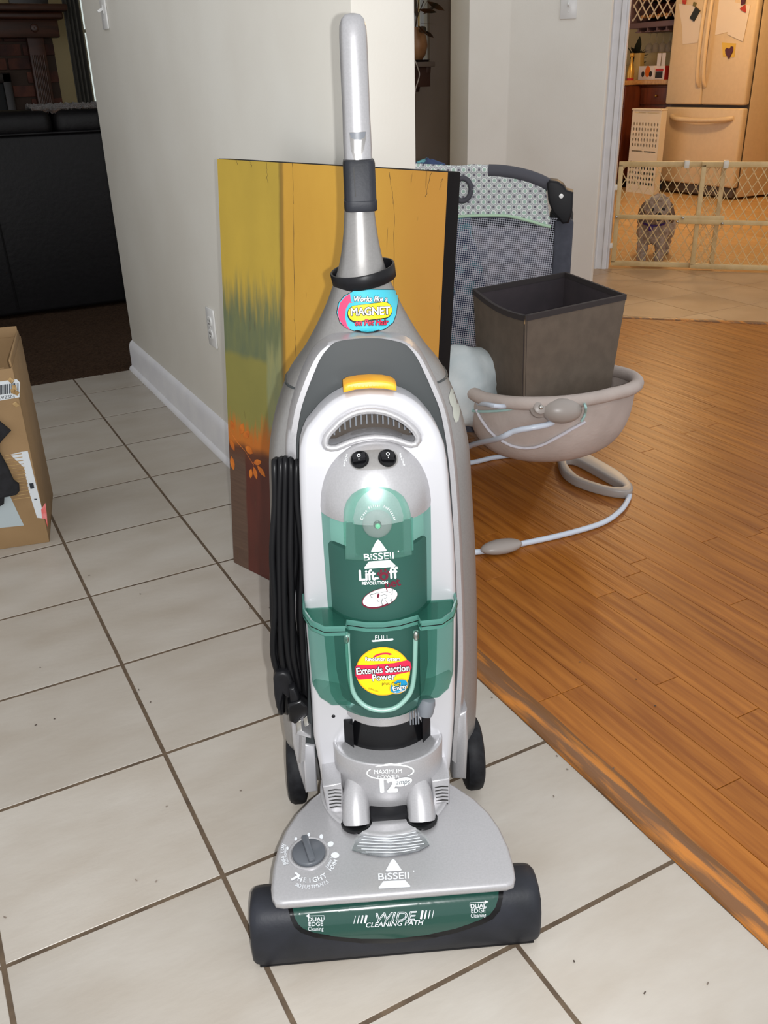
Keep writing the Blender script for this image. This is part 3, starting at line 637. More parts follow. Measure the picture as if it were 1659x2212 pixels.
# --- yellow release button
yb = [(742,850),(742,834),(752,828),(775,824),(800,822),(828,823),(848,827),(857,833),(857,846),(830,841),(800,840),(768,843)]
ybo = vplate('release_button', yb, 0.185, 0.215, 'yellow_button', 0.003); T_yb = bvh(ybo)
for k in range(12):
    u = 756 + k*8; v0 = 832 + abs(k-5.5)*0.35
    dline('button_rib', [(u, v0), (u, v0+9)], 1.2, T_yb, 'print_gold', ybo, 0.0005)
# --- dome with switches
TY, TR = 0.222, 0.0785
domp = [(TR, 0.555), (TR+0.0005, 0.563)] + [(TR*math.cos(t*PI/2)**0.82, 0.563+0.088*math.sin(t*PI/2)) for t in [k/14 for k in range(1, 14)]] + [(0.004, 0.6515)]
dome = MB().revolve(domp, (XC-0.001, TY, 0), 56).map(S).build('dome_cover', 'silver', vac, smooth=60); T_dome = bvh(dome)
rec_o = ell(807, 991, 50, 18, -1)
rec_o = [(778+ (0 if True else 0),0)] and [(x, y) for x, y in (ell(780, 995, 25, 21, 0, 90, 270, 14) + ell(835, 992, 25, 21, 0, -90, 90, 14))]
dpoly('switch_recess', rec_o, T_dome, 'silver_dark', dome, 0.0010)
for (cu_, cv_) in ((778, 994), (836, 991)):
    h, n = hit(T_dome, cu_, cv_); zx = n; xx = Vector((1,0,0)); xx = (xx - zx*xx.dot(zx)).normalized(); yy = zx.cross(xx)
    Ms = Matrix.Translation(h) @ Matrix((xx, yy, zx)).transposed().to_4x4()
    sw_ = MB().revolve([(0.0,0.0),(0.0118,0.0),(0.0122,0.0025),(0.0112,0.0045),(0.0098,0.0045),(0.0094,0.003),(0.0,0.003)], seg=28, M=Ms).build('rocker_switch', 'black_gloss', vac, smooth=45)
    MB().add([Ms @ Vector(p_) for p_ in [(-0.0085,-0.0035,0.003),(0.0085,-0.0035,0.003),(0.0085,0.0045,0.003),(-0.0085,0.0045,0.003),(-0.0085,-0.0045,0.0075),(0.0085,-0.0045,0.0075),(0.0085,0.0005,0.0048),(-0.0085,0.0005,0.0048),(0.0085,0.0075,0.0062),(-0.0085,0.0075,0.0062)]],
             [(0,1,5,4),(4,5,6,7),(7,6,8,9),(9,8,2,3),(0,4,7,9,3),(1,2,8,6,5),(0,3,2,1)]).build('rocker', 'black_plastic', sw_, smooth=20)
    mb = MB(); mb.tube([Ms @ Vector((0.0019*math.cos(2*PI*k/16), 0.0042+0.0019*math.sin(2*PI*k/16), 0.0060)) for k in range(17)], 0.0005, 6, cap=False); mb.add([Ms @ Vector(p_) for p_ in ((-0.0004,-0.0022,0.0068),(0.0004,-0.0022,0.0068),(0.0004,0.0,0.006),(-0.0004,0.0,0.006))], [(0,1,2,3)]); mb.build('rocker_mark', 'print_white', sw_)
for s_, u0, v0, du in (('POWER', 750, 984, -1.6), ('BRUSH', 864, 982, 2.2)):
    for k, ch in enumerate(s_): dtext('switch_lettering', ch, u0+du*k*0.9, v0+k*5.6, 7.0, T_dome, 'print_white', dome, ang=(8 if du < 0 else -12), lift=0.0007)
# --- upper tank: tinted cylinder around grey filter parts
UT = MB().revolve([(TR-0.0012,0.416),(TR-0.0008,0.43),(TR,0.51),(TR,0.558)], (XC-0.001, TY, 0), 56).map(S).build('upper_tank', 'tank_green', vac, smooth=60); T_ut = bvh(UT)
MB().revolve([(0.0,0.275),(0.066,0.275),(0.0715,0.32),(0.0725,0.509),(0.0700,0.5125),(0.0,0.5125)], (XC-0.001, TY, 0), 48).map(S).build('filter_body', 'inner_grey', vac, smooth=40)
MB().revolve([(0.0,0.5125),(0.040,0.5125),(0.040,0.557),(0.0,0.557)], (XC-0.001, TY, 0), 32).map(S).build('filter_neck', 'charcoal', vac, smooth=40)
for sx in (-1, 1):
    a0 = math.radians(-90 + sx*46) ; c_ = (XC-0.001+0.066*math.cos(a0), TY+0.066*math.sin(a0))
    Mp = Matrix.Translation((c_[0], c_[1], 0)) @ Matrix.Rotation(a0+PI/2, 4, 'Z')
    MB().box((-0.020,-0.002,0.516),(0.020,0.002,0.556), Mp).map(S).build('filter_pane', 'inner_light', vac, bevel=0.001)
    xf = XC-0.001 + sx*(TR+0.003); MB().box((xf-0.0016,TY-0.02,0.425),(xf+0.0016,TY+0.004,0.577)).map(S).build('guide_rail', 'tank_dark', vac, bevel=0.0006)
    xg = sx*0.0405+XC; yg = TY - math.sqrt(TR**2-0.0405**2); MB().box((xg-0.0035,yg-0.001,0.512),(xg+0.0035,yg+0.004,0.557)).map(S).build('tank_rib', 'mint_edge', UT, bevel=0.001)
# filter window
win = [(746,1210),(743,1130),(744,1110),(750,1092),(762,1077),(778,1067),(797,1062),(820,1061),(842,1064),(860,1071),(874,1082),(883,1097),(888,1112),(890,1130),(891,1200),(868,1206),(820,1209),(780,1212)]
fwin = vplate('filter_window', win, 0.134, 0.150, 'mint', 0.0025, y_at=0.134); T_fw = bvh(fwin)
vplate('window_block', [(793,1080),(836,1078),(838,1112),(794,1114)], 0.152, 0.157, 'grey_plastic', 0.0, parent=fwin)
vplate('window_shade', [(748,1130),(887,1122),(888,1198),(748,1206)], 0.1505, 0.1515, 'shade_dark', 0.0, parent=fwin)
vplate('window_backing', [(746,1128),(750,1095),(778,1068),(820,1062),(860,1072),(886,1100),(889,1122)], 0.158, 0.160, 'inner_light', 0.0, parent=fwin)
h, n = hit(T_fw, 815, 1131); Mk_ = Matrix.Translation(h) @ (n.to_track_quat('Z','Y')).to_matrix().to_4x4()
knob = MB().revolve([(0.0187,0.0),(0.0190,0.002),(0.0165,0.007),(0.0120,0.0115),(0.0065,0.0140),(0.0015,0.0146)], seg=32, M=Mk_).build('indicator_lens', 'clear', vac, smooth=60)
MB().revolve([(0.0,0.0008),(0.0045,0.0008),(0.0052,0.003),(0.0045,0.008),(0.0,0.009)], seg=20, M=Mk_).build('indicator_button', 'tank_dark', knob, smooth=50)
mk('button_green', rgb(70,180,130), 0.4); MB().revolve([(0.0,0.009),(0.0036,0.0088),(0.0030,0.0112),(0.0,0.0118)], seg=16, M=Mk_).build('indicator_tip', 'button_green', knob, smooth=50)
arc = 'Clean Filter Indicator'
for k, ch in enumerate(arc):
    a = math.radians(168 - k*7.55); dtext('indicator_lettering', ch, 817+36*math.cos(a), 1128-36*math.sin(a)*1.02, 8.6, T_fw, 'print_white', fwin, ang=math.degrees(a)-90, lift=0.0008, width=0.85)
# --- lower tank with two side chambers
LT = MB().revolve([(0.0,0.256),(0.052,0.256),(0.066,0.260),(0.0755,0.268),(0.0805,0.280),(0.083,0.32),(0.0855,0.412)], (XC-0.001, TY, 0), 56).map(S).build('dirt_tank', 'tank_green', vac, smooth=50)
def ear(sx):
    pl_ = [(0.0475,TY-0.087),(0.074,TY-0.085),(0.090,TY-0.070),(0.1005,TY-0.040),(0.1015,TY+0.03),(0.060,TY+0.03),(0.050,TY-0.06)]
    rr = []
    for z, sc, dy in ((0.293,0.86,0.010),(0.299,0.95,0.004),(0.310,0.985,0.0),(0.416,1.03,0.0)):
        rr.append([S((XC-0.001 + sx*(0.072+(x-0.072)*sc if x > 0.06 else x), y+dy*(1 if y < TY else 0), z + (0.012 if (x > 0.085 and z < 0.297) else 0))) for x, y in pl_])
    return rr
for sx in (-1, 1): MB().loft(ear(sx)).build('tank_chamber', 'tank_green', vac, bevel=0.0022)
rimp = []
for sx in (1, -1):
    h_ = [(0.0,TY-0.0875),(0.022,TY-0.0850),(0.040,TY-0.0780),(0.0470,TY-0.0755),(0.0490,TY-0.0905),(0.0760,TY-0.0885),(0.0930,TY-0.0725),(0.1035,TY-0.042),(0.1045,TY-0.005),(0.0985,TY+0.020),(0.078,TY+0.03)]
    rimp += [(XC-0.001+sx*x, y) for x, y in (h_ if sx > 0 else h_[::-1][:-1])]
cen = (XC, TY-0.02)
def off(k): return [(cen[0]+(x-cen[0])*k, cen[1]+(y-cen[1])*k) for x, y in rimp]
MB().loft([[S((x,y,z)) for x, y in off(k)] for k, z in ((0.955,0.4125),(1.0,0.4085),(1.022,0.4095),(1.026,0.4125),(1.026,0.4205),(1.018,0.4235),(0.995,0.4225),(0.985,0.4185))], cap=False).build('tank_rim', 'mint_edge', vac, smooth=40)
MB().loft([[S((x,y,z)) for x, y in off(k)] for k, z in ((1.028,0.4148),(1.0285,0.4162))], cap=False).build('rim_gasket', 'black_gloss', vac)
MB().prism(off(0.985), 0.413, 0.415).map(S).build('tank_shelf', 'tank_green', vac)
T_lt = bvh(LT)
# U-shaped grip trim
up_ = [(752,1368),(752,1400),(755,1440),(760,1480),(770,1505),(790,1524),(812,1532),(832,1533),(855,1527),(875,1510),(888,1488),(894,1450),(896,1400),(897,1362)]
pts = [hit(T_lt, u, v) for u, v in [(p_.x, p_.y) for p_ in spline([(u, v, 0) for u, v in up_], 4)]]; pts = [h + n*0.0012 for h, n in pts if h]
MB().tube(pts, 0.0036, 8).build('grip_trim', 'trim_mint', LT, smooth=60)
for u, v in ((751,1378),(896,1372)): 
    h, n = hit(T_lt, u, v); MB().sphere(h+n*0.003, (0.004,0.004,0.008), seg=12, rows=8).build('trim_end', 'steel', LT, smooth=60)
# --- collar, black cradle and motor housing
MB().revolve([(0.0,0.2415),(0.060,0.2415),(0.0625,0.244),(0.0635,0.259),(0.0,0.259)], (XC+0.001, TY, 0), 40).map(S).build('tank_collar', 'silver', vac, smooth=40)
MB().revolve([(0.0,0.170),(0.074,0.170),(0.072,0.19),(0.062,0.230),(0.056,0.242),(0.0,0.242)], (XC+0.002, TY+0.004, 0), 40, sy=0.85).map(S).build('motor_cradle', 'black_gloss', vac, smooth=40)
for sx in (-1, 1): MB().prism([(XC+0.003+sx*0.079,TY-0.010),(XC+0.003+sx*0.079,TY+0.02),(XC+0.003+sx*0.050,TY+0.02),(XC+0.003+sx*0.050,TY-0.045)][::sx], 0.165, 0.236).map(S).build('cradle_cheek', 'black_plastic', vac, bevel=0.001)
MB().box((XC+0.003-0.080,TY-0.012,0.165),(XC+0.003+0.080,TY+0.02,0.232)).map(S).build('cradle_back', 'black_plastic', vac, bevel=0.001)
MR, MY = 0.0800, 0.192
motp = [(0.004,0.078),(0.024,0.0795),(0.042,0.083),(0.057,0.090),(0.068,0.100),(0.0755,0.116),(0.0787,0.138),(0.0797,0.168),(MR,0.1985),(MR-0.0012,0.2002),(MR-0.0040,0.2002),(MR-0.005,0.1985)]
mot = MB().revolve(motp, (XC+0.003, MY, 0), 64, sy=0.72).map(S).build('motor_housing', 'silver', vac, smooth=60); T_mot = bvh(mot)
h, n = vb(915,1530,0.17), None
MB().revolve([(0.0,0.0),(0.0115,0.0),(0.0125,0.004),(0.0125,0.018),(0.011,0.024),(0.006,0.027),(0.0,0.027)], seg=20, M=Matrix.Translation(S((h[0],0.165,h[1]-0.006))) @ Matrix.Rotation(math.radians(14),4,'Y') @ Matrix.Rotation(math.radians(-10),4,'X')).build('latch_knob', 'grey_plastic', vac, smooth=40)
for k in range(4): MB().box((h[0]-0.022+k*0.0038,0.150,h[1]-0.011),(h[0]-0.020+k*0.0038,0.158,h[1]+0.008)).map(S).build('latch_rib', 'grey_plastic', vac, bevel=0.0005)
x, z = vb(720,1541,0.20); MB().sphere(S((x,0.195,z)), 0.0035, seg=12, rows=8).build('screw', 'black_plastic', vac, smooth=60)
# --- two tubes into the base, dark gap between
for (ut, vt_, ub, vb_) in ((768,1700,770,1772),(905,1692,911,1764)):
    bx, by = vz(ub, vb_, 0.120); tx, ty = vz(ut, vt_, 0.165)
    MB().tube([(bx*0.90,0.205,0.160),(bx*0.94,0.178,0.152),(bx*0.98,by+0.028,0.141),(bx,by+0.010,0.128),(bx,by,0.114)], [0.016,0.017,0.0185,0.0198,0.0206], 28).build('base_tube', 'silver', vac, smooth=60)
    MB().revolve([(0.0205,0.0),(0.0225,0.001),(0.0225,0.004),(0.0205,0.005)], (bx, by-0.0005, 0.1155), 28).build('tube_seal', 'black_gloss', vac, smooth=50)
# --- base hood
HZ, HS = 0.109, 0.045
hx = [(-0.148,0.0105),(-0.158,0.013),(-0.163,0.023),(-0.1645,0.038),(-0.1625,0.07),(-0.157,0.103),(-0.147,0.132),(-0.131,0.162),(-0.110,0.188),(-0.085,0.210),(-0.05,0.231),(0.0,0.241),(0.05,0.231),(0.085,0.210),(0.107,0.190),(0.130,0.164),(0.146,0.136),(0.156,0.106),(0.1615,0.072),(0.1620,0.040),(0.1605,0.022),(0.156,0.012),(0.146,0.009)]
me = plate([[(x, y+0.002) for x, y in hx]], 0.0955, HZ, 0.0055, 3); mapmesh(me, lambda p: Vector((p.x, p.y, p.z + HS*(p.y-0.015))))
hood = finish('base_hood', me, 'silver', vac, 40); T_hood = bvh(hood)
# raised collar round the motor with its cooling slots
MB().revolve([(0.098,0.100),(0.0965,0.1185),(0.094,0.1200),(0.088,0.1195),(0.05,0.1180),(0.0,0.1180)], (0.001, 0.200, 0), 64).map(lambda p: Vector((p.x, p.y, p.z + 0.03*(p.y-0.12)))).build('motor_deck', 'silver', vac, smooth=40)
for pp, u0, v0 in (([(697,1700),(737,1692),(748,1754),(708,1760)], 708, 1708), ([(933,1688),(972,1682),(972,1744),(934,1752)], 939, 1701)):
    vp_ = vplate('vent_panel', pp, 0.146, 0.20, 'silver', 0.003); T_v = bvh(vp_)
    for k in range(6): dline('vent_slot', [(u0+k*0.8,v0+k*7.3),(u0+15+k*0.6,v0+k*7.3-2.5),(u0+29,v0+k*7.3-2)], [1.5,2.8,2.0], T_v, 'slot_dark', vp_, 0.0005)
xa, ya = vz(800,1770,0.12); xb, yb_ = vz(882,1766,0.12)
MB().box((xa,ya-0.004,0.10),(xb,ya+0.04,0.1275)).build('hinge_gap', 'black_plastic', vac, bevel=0.003)
# --- underside, nozzle bumper
MB().prism([(x*0.95, max(y+0.010, 0.05)) for x, y in hx], 0.012, 0.0985).build('base_skirt', 'black_plastic', vac, bevel=0.003)
sec = [(0.006,0.004),(0.002,0.010),(0.0,0.022),(-0.001,0.040),(0.001,0.058),(0.007,0.073),(0.016,0.084),(0.028,0.0895),(0.044,0.0905),(0.062,0.086),(0.076,0.076),(0.080,0.05),(0.078,0.012),(0.074,0.004)]
rings = []
for x, k in ((-0.1945,0.78),(-0.1935,0.88),(-0.190,0.955),(-0.184,0.99),(-0.176,1.0),(-0.09,1.0),(0.0,1.0),(0.09,1.0),(0.176,1.0),(0.184,0.99),(0.190,0.955),(0.1935,0.88),(0.1945,0.78)):
    rings.append([Vector((x+0.0, 0.038+(y-0.038)*k, 0.044+(z-0.044)*k)) for y, z in sec])
noz = MB().loft(rings).build('nozzle_bumper', 'bumper', vac, smooth=50); T_noz = bvh(noz)
MB().box((-0.186,0.0045,0.0015),(0.186,0.07,0.006)).build('bumper_foot', 'black_plastic', vac, bevel=0.001)
MB().tube([(0.193,0.03,0.055),(0.1985,0.03,0.055)], 0.0022, 8).build('bumper_peg', 'black_plastic', vac)
wout = [(622,1962),(628,1985),(636,2002),(650,2014),(676,2023),(720,2030),(780,2036),(850,2036),(920,2028),(985,2014),(1040,1996),(1065,1984),(1080,1966),(1086,1940),(1088,1918),(1075,1918),(900,1935),(750,1948),(640,1958)]
win_ = [(632,1962),(637,1982),(645,1996),(657,2005),(680,2013),(722,2020),(780,2025),(850,2025),(920,2017),(983,2003),(1034,1986),(1057,1974),(1070,1958),(1076,1938),(1077,1922),(900,1936),(750,1950),(645,1960)]
wr = dpoly('window_gasket', wout, T_noz, 'black_gloss', noz, 0.0012)
nw = dpoly('brush_window', win_, T_noz, 'window_green', noz, 0.0024); T_nw = bvh(nw)
# --- wheels and fenders
for sx in (-1, 1):
    xw = -0.134 if sx < 0 else 0.153
    wprof = [(0.0,-0.015),(0.048,-0.015),(0.057,-0.012),(0.060,-0.006),(0.060,0.006),(0.057,0.012),(0.050,0.015),(0.047,0.012),(0.022,0.012),(0.018,0.016),(0.0,0.016)]
    MB().revolve(wprof, seg=36, M=Matrix.Translation((xw,0.325,0.061)) @ Matrix.Rotation(sx*PI/2,4,'Y')).build('wheel', 'rubber', vac, smooth=40)
vplate('fender', [(627,1545),(640,1556),(672,1590),(680,1640),(685,1706),(660,1716),(645,1668),(632,1610)], 0.255, 0.33, 'silver', 0.006); vplate('fender', [(984,1548),(1010,1535),(1012,1600),(1008,1686),(979,1684),(981,1600)], 0.245, 0.33, 'silver', 0.006)
vplate('fender_face', [(654,1608),(680,1612),(686,1710),(660,1714)], 0.246, 0.26, 'silver_bright', 0.003)
# --- cord wrapped between two hooks
random.seed(11); strands = 13; mbc = MB()
for k in range(strands):
    t = (k+0.5)/strands; row = k % 3
    u_t, u_m, u_l, u_b = 591 + t*52, 589 + t*60, 592 + t*62, 606 + t*54; y0 = 0.228 + row*0.011
    j = lambda s_=2.5: random.uniform(-s_, s_)
    path = []
    vt = 992 + abs(t-0.5)*10 + j(3)
    for (u, v, y) in ((u_t+j(1), vt+22, y0+0.026), (u_t+j(1), vt+4, y0+0.014), (u_t+j(1), vt+2, y0+0.006), (u_t+j(1), vt+26, y0), (u_t+j(), 1090, y0-0.001), (u_m+j(6), 1200, y0-0.003+j(3)/1000), (u_m+j(8), 1310, y0-0.005+j(3)/1000), (u_l+j(6), 1410, y0-0.004), (u_b+j(3), 1480, y0), (u_b+j(2), 1528+j(10), y0+0.008), (u_b+j(2), 1536, y0+0.03)):
        x, z = vb(u, v, y); path.append(S((x, y, z)))
    mbc.tube(spline(path, 5), 0.0046, 8)
mbc.build('power_cord', 'cord_black', vac, smooth=60)
x, z = vb(604,1470,0.235); 
vplate('cord_hook', [(590,1470),(596,1456),(612,1452),(626,1458),(634,1480),(634,1512),(620,1510),(612,1502),(609,1520),(608,1536),(603,1541),(597,1532),(592,1505)], 0.212, 0.245, 'black_plastic', 0.005)
pl = vplate('plug', [(622,1524),(650,1514),(664,1528),(666,1548),(652,1552),(640,1566),(625,1560)], 0.196, 0.222, 'black_gloss', 0.004)
vplate('strain_relief', [(624,1490),(636,1486),(650,1518),(640,1530),(628,1528)], 0.200, 0.218, 'black_plastic', 0.004, parent=pl)
for pp in ([(640,1560),(650,1556),(652,1578),(642,1580)], [(655,1552),(663,1548),(667,1566),(658,1570)]): vplate('prong', pp, 0.206, 0.2085, 'steel', 0.0003, parent=pl)
vplate('lower_ledge', [(645,1574),(672,1590),(672,1596),(640,1588)], 0.222, 0.262, 'silver', 0.002)
vplate('worn_patch', [(975,842),(985,850),(991,880),(990,908),(984,912),(978,900),(972,870)], 0.2565, 0.258, 'primer_patch', 0.0) if False else dpoly('worn_patch', [(974,838),(980,836),(986,852),(991,872),(993,890),(990,908),(984,914),(979,902),(977,880),(972,872),(969,858)], T_shell, 'primer_patch', shell, 0.0005)

# --- headlight
lens = [(760,1839),(768,1818),(784,1802),(806,1793),(840,1788),(878,1789),(902,1798),(918,1812),(928,1828),(908,1840),(880,1848),(850,1852),(822,1853),(793,1849)]
mk('dial_grey', rgb(84,88,94), 0.4); mk('chrome', rgb(216,216,220), 0.14, 0.85, c2=rgb(170,170,176), scale=60); refl = dpoly('headlight_reflector', lens, T_hood, 'chrome', hood, 0.0016)
dpoly('headlight_lens', [(844+(u-844)*1.03, 1822+(v-1822)*1.05) for u, v in lens], T_hood, 'clear', hood, 0.0050)
for k in range(7):
    v0 = 1808 + k*6.2; hw_ = 54 + k*4.5 if k < 4 else 72 - (k-4)*9
    dline('lens_rib', [(844-hw_, v0-2+k*0.5), (844-hw_*0.5, v0+1.5), (844, v0+2.5), (844+hw_*0.5, v0), (844+hw_, v0-5)], 1.8, T_hood, 'print_grey', hood, 0.0054)
# --- height dial
h, n = hit(T_hood, 667, 1843); zx = n; yy = (Vector((0,1,0)) - zx*zx.y).normalized(); xx = yy.cross(zx); Md = Matrix.Translation(h) @ Matrix((xx, yy, zx)).transposed().to_4x4()
MB().revolve([(0.0285,-0.001),(0.0285,0.0012),(0.0265,0.0022),(0.0240,0.0012),(0.0235,-0.001)], seg=40, M=Md).build('dial_ring', 'silver', hood, smooth=60)
dial = MB().revolve([(0.0,0.0006),(0.0232,0.0006),(0.0232,0.0012),(0.0222,0.004),(0.0212,0.0048),(0.0,0.0048)], seg=40, M=Md).build('height_dial', 'dial_grey', vac, smooth=40)
MB().box((-0.0048,-0.0205,0.004),(0.0048,0.0225,0.013), Md @ Matrix.Rotation(math.radians(14),4,'Z')).build('dial_grip', 'dial_grey', dial, bevel=0.0022)
for (u, v, a, b, r) in ((621,1833,2.5,3.5,0),(639,1813,3,4,20),(667,1804,3,4.5,0),(694,1808,4,5.5,10),(714,1824,7,5.5,-25),(724,1848,9,6.5,0)): dpoly('height_mark', ell(u, v, a, b, r, n=16), T_hood, 'print_grey', hood)
def arctext(s_, cu_, cv_, ra, rbv, a0, a1, hgt, tree, mat, parent, inward=False, width=1.0, bold=0.0):
    n_ = max(len(s_)-1, 1)
    for k, ch in enumerate(s_):
        if ch == ' ': continue
        a = math.radians(a0 + (a1-a0)*k/n_); dtext('dial_lettering', ch, cu_+ra*math.cos(a), cv_-rbv*math.sin(a), hgt, tree, mat, parent, ang=math.degrees(a)+(90 if inward else -90), width=width, bold=bold)
arctext('HEIGHT', 667, 1843, 62, 60, 252, 303, 14.5, T_hood, 'print_grey', hood, True, 1.0, 0.02); arctext('ADJUSTMENTS', 667, 1843, 76, 74, 250, 302, 11, T_hood, 'print_grey', hood, True, 0.9)
dtext('dial_lettering', '7', 637, 1897, 27, T_hood, 'print_grey', hood, ang=-38, bold=0.04)
arctext('BARE', 667, 1843, 57, 54, 206, 190, 9, T_hood, 'print_grey', hood, False, 1.0, 0.02); arctext('LOW', 667, 1843, 57, 54, 178, 164, 9, T_hood, 'print_grey', hood, False, 1.0, 0.02)
arctext('FLOOR', 667, 1843, 50, 47, 208, 190, 7.5, T_hood, 'print_grey', hood, False); arctext('CARPET', 667, 1843, 50, 47, 184, 162, 7.5, T_hood, 'print_grey', hood, False)
arctext('HIGH', 667, 1843, 60, 56, 340, 322, 12, T_hood, 'print_grey', hood, False, 1.0, 0.03); arctext('CARPET', 667, 1843, 50, 47, 344, 320, 8.5, T_hood, 'print_grey', hood, False)
# --- printed marks
def maker_mark(cx_, v0, w, tree, mat, parent, rot=0.0):
    """triangle cut by the name, a bar below"""
    k = w/80.0; r = math.radians(rot)
    def R_(x, y): return (cx_ + k*(x*math.cos(r) - y*math.sin(r)), v0 + k*(x*math.sin(r) + y*math.cos(r)))
    dpoly('maker_triangle', [R_(*q_) for q_ in ((-4,-33),(0,-36),(4,-33),(17,-12),(15,-10),(-15,-10),(-17,-12))], tree, mat, parent, 0.0008)
    dpoly('maker_triangle', [R_(*q_) for q_ in ((-23,10),(23,10),(34,23),(32,25),(-32,25),(-34,23))], tree, mat, parent, 0.0008)
    x, y = R_(-1, 1); dtext('maker_name', 'BiSSEll', x, y, 20*k, tree, mat, parent, ang=-rot, width=1.28, bold=0.015, lift=0.0008)
    x, y = R_(42, -8); dpoly('maker_name_mark', ell(x, y, 1.6, 1.6, n=8), tree, mat, parent)
vv_ = [v.co.copy() for v in UT.data.vertices]; n0_ = len(vv_)
mergeU = BVHTree.FromPolygons(vv_ + [v.co.copy() for v in fwin.data.vertices], [tuple(p_.vertices) for p_ in UT.data.polygons] + [tuple(i_+n0_ for i_ in p_.vertices) for p_ in fwin.data.polygons])
maker_mark(819, 1201, 80, mergeU, 'print_white', UT, -4); maker_mark(851, 1893, 82, T_hood, 'print_grey', hood, -3)
dtext('model_lettering', 'Lift', 793, 1243, 32, mergeU, 'print_white', UT, 3, width=0.88, bold=0.03); dtext('model_lettering', '-', 813, 1246, 30, mergeU, 'print_white', UT, 3, bold=0.03)
dtext('model_lettering', 'ff', 849, 1238, 34, mergeU, 'print_white', UT, 3, width=0.95, bold=0.03); dtext('model_lettering', 'REVOLUTION', 810, 1259, 9.6, mergeU, 'print_white', UT, 2, width=0.95, bold=0.025)
dtext('model_lettering', 'pet', 847, 1260, 25, mergeU, 'print_maroon', UT, 14, width=1.05, bold=0.025)
decal('paw_mark', plate([ell(829,1244,9.5,9.0), ell(829,1245,4.2,4.5)], 0, 0.0001), (0,0), (1,0), (0,1), mergeU, 'print_maroon', UT, 0.0009)
for (u, v, r) in ((817,1239,20),(823,1233,10),(832,1231,0),(839,1236,-20)): dpoly('paw_mark', ell(u, v, 2.6, 3.8, r, n=12), mergeU, 'print_maroon', UT, 0.0009)
dpoly('pet_emblem', ell(820,1292,39.5,20,-17), mergeU, 'print_maroon', UT, 0.0007); dpoly('pet_emblem', ell(821,1291,38,18.5,-17), mergeU, 'print_white', UT, 0.0010)
dline('pet_emblem', ell(818,1293,34,17,-17, 60, 170, 20), [0.5]+[3]*19+[0.5], mergeU, 'print_maroon', UT, 0.0012)
for ln in ([(800,1284),(806,1283),(812,1280),(818,1280)],[(800,1284),(802,1289),(808,1291)],[(814,1292),(817,1299),(822,1297)],[(822,1286),(829,1283),(836,1285),(834,1291),(829,1292)],[(826,1292),(824,1300),(827,1310)],[(832,1296),(840,1305),(836,1308)],[(822,1279),(834,1277),(844,1279),(848,1272),(846,1284)],[(842,1297),(846,1292),(844,1302)]): dline('pet_emblem', ln, 1.0, mergeU, 'print_black', UT, 0.0014)
dpoly('pet_emblem', ell(817,1286,2.6,5,10,n=12), mergeU, 'print_maroon', UT, 0.0013)
dtext('full_lettering', 'FULL', 825, 1377, 13.5, T_lt, 'print_white', LT, 2, space=1.1); dpoly('full_line', [(803,1382.5),(848,1378.5),(850,1380.5),(848,1382.5),(806,1386),(803,1385)], T_lt, 'print_white', LT, 0.0008)
# round yellow sticker on the dirt tank
stk = dpoly('suction_sticker', ell(827,1448,57,52,0,n=48), T_lt, 'print_yellow', LT, 0.0022)
dline('sticker_edge', ell(827,1448,56,51,0,n=48)+[ell(827,1448,56,51,0,n=48)[0]], 2.0, T_lt, 'print_gold', stk, 0.0026)
dpoly('sticker_band', [(769,1440),(772,1434),(800,1434),(850,1430),(877,1424),(884,1427),(887,1440),(883,1449),(850,1456),(800,1464),(776,1466),(770,1458)], T_lt, 'print_red', stk, 0.0028)
def outlined(name, s_, x, y, hgt, tree, parent, ang, lift, width=1.0, shear=0.0, fill='print_white', edge='print_black', bold=0.018, eb=0.075):
    dtext(name+'_outline', s_, x, y, hgt, tree, edge, parent, ang, lift, width, eb, shear); return dtext(name, s_, x, y, hgt, tree, fill, parent, ang, lift+0.0004, width, bold, shear)
outlined('sticker_lettering', 'Revolution system', 826, 1421, 11.5, T_lt, stk, 0, 0.0032, 0.84); outlined('sticker_lettering', 'Extends Suction', 827, 1444, 20, T_lt, stk, 4, 0.0034, 0.86); outlined('sticker_lettering', 'Power', 828, 1460, 20, T_lt, stk, 4, 0.0034, 0.9)
dtext('sticker_lettering', 'plus', 833, 1474, 10.5, T_lt, 'print_black', stk, 2, 0.0030)
for k in range(3): dline('sticker_swoosh', ell(827,1416,20-k*2.2,7.5-k*1.2,-8,170,350,18), [0.6]+[1.6]*17+[0.4], T_lt, 'print_red', stk, 0.0030)
dpoly('easy_empty_badge', ell(860,1480,21,15,-30,n=32), T_lt, 'print_gold', stk, 0.0030); dpoly('easy_empty_badge', ell(860,1480,19,13,-30,n=32), T_lt, 'print_blue', stk, 0.0034)
outlined('badge_lettering', 'Easy', 855, 1475, 11, T_lt, stk, 14, 0.0038, 0.9, fill='print_yellow'); outlined('badge_lettering', 'Empty', 861, 1482, 13, T_lt, stk, 12, 0.0040, 0.9)
dtext('badge_lettering', 'dirt container', 863, 1490, 4.5, T_lt, 'print_white', stk, 12, 0.0038); dtext('sticker_lettering', '2U968 (Z01)', 808, 1488, 4.5, T_lt, 'print_black', stk, -18, 0.0030)
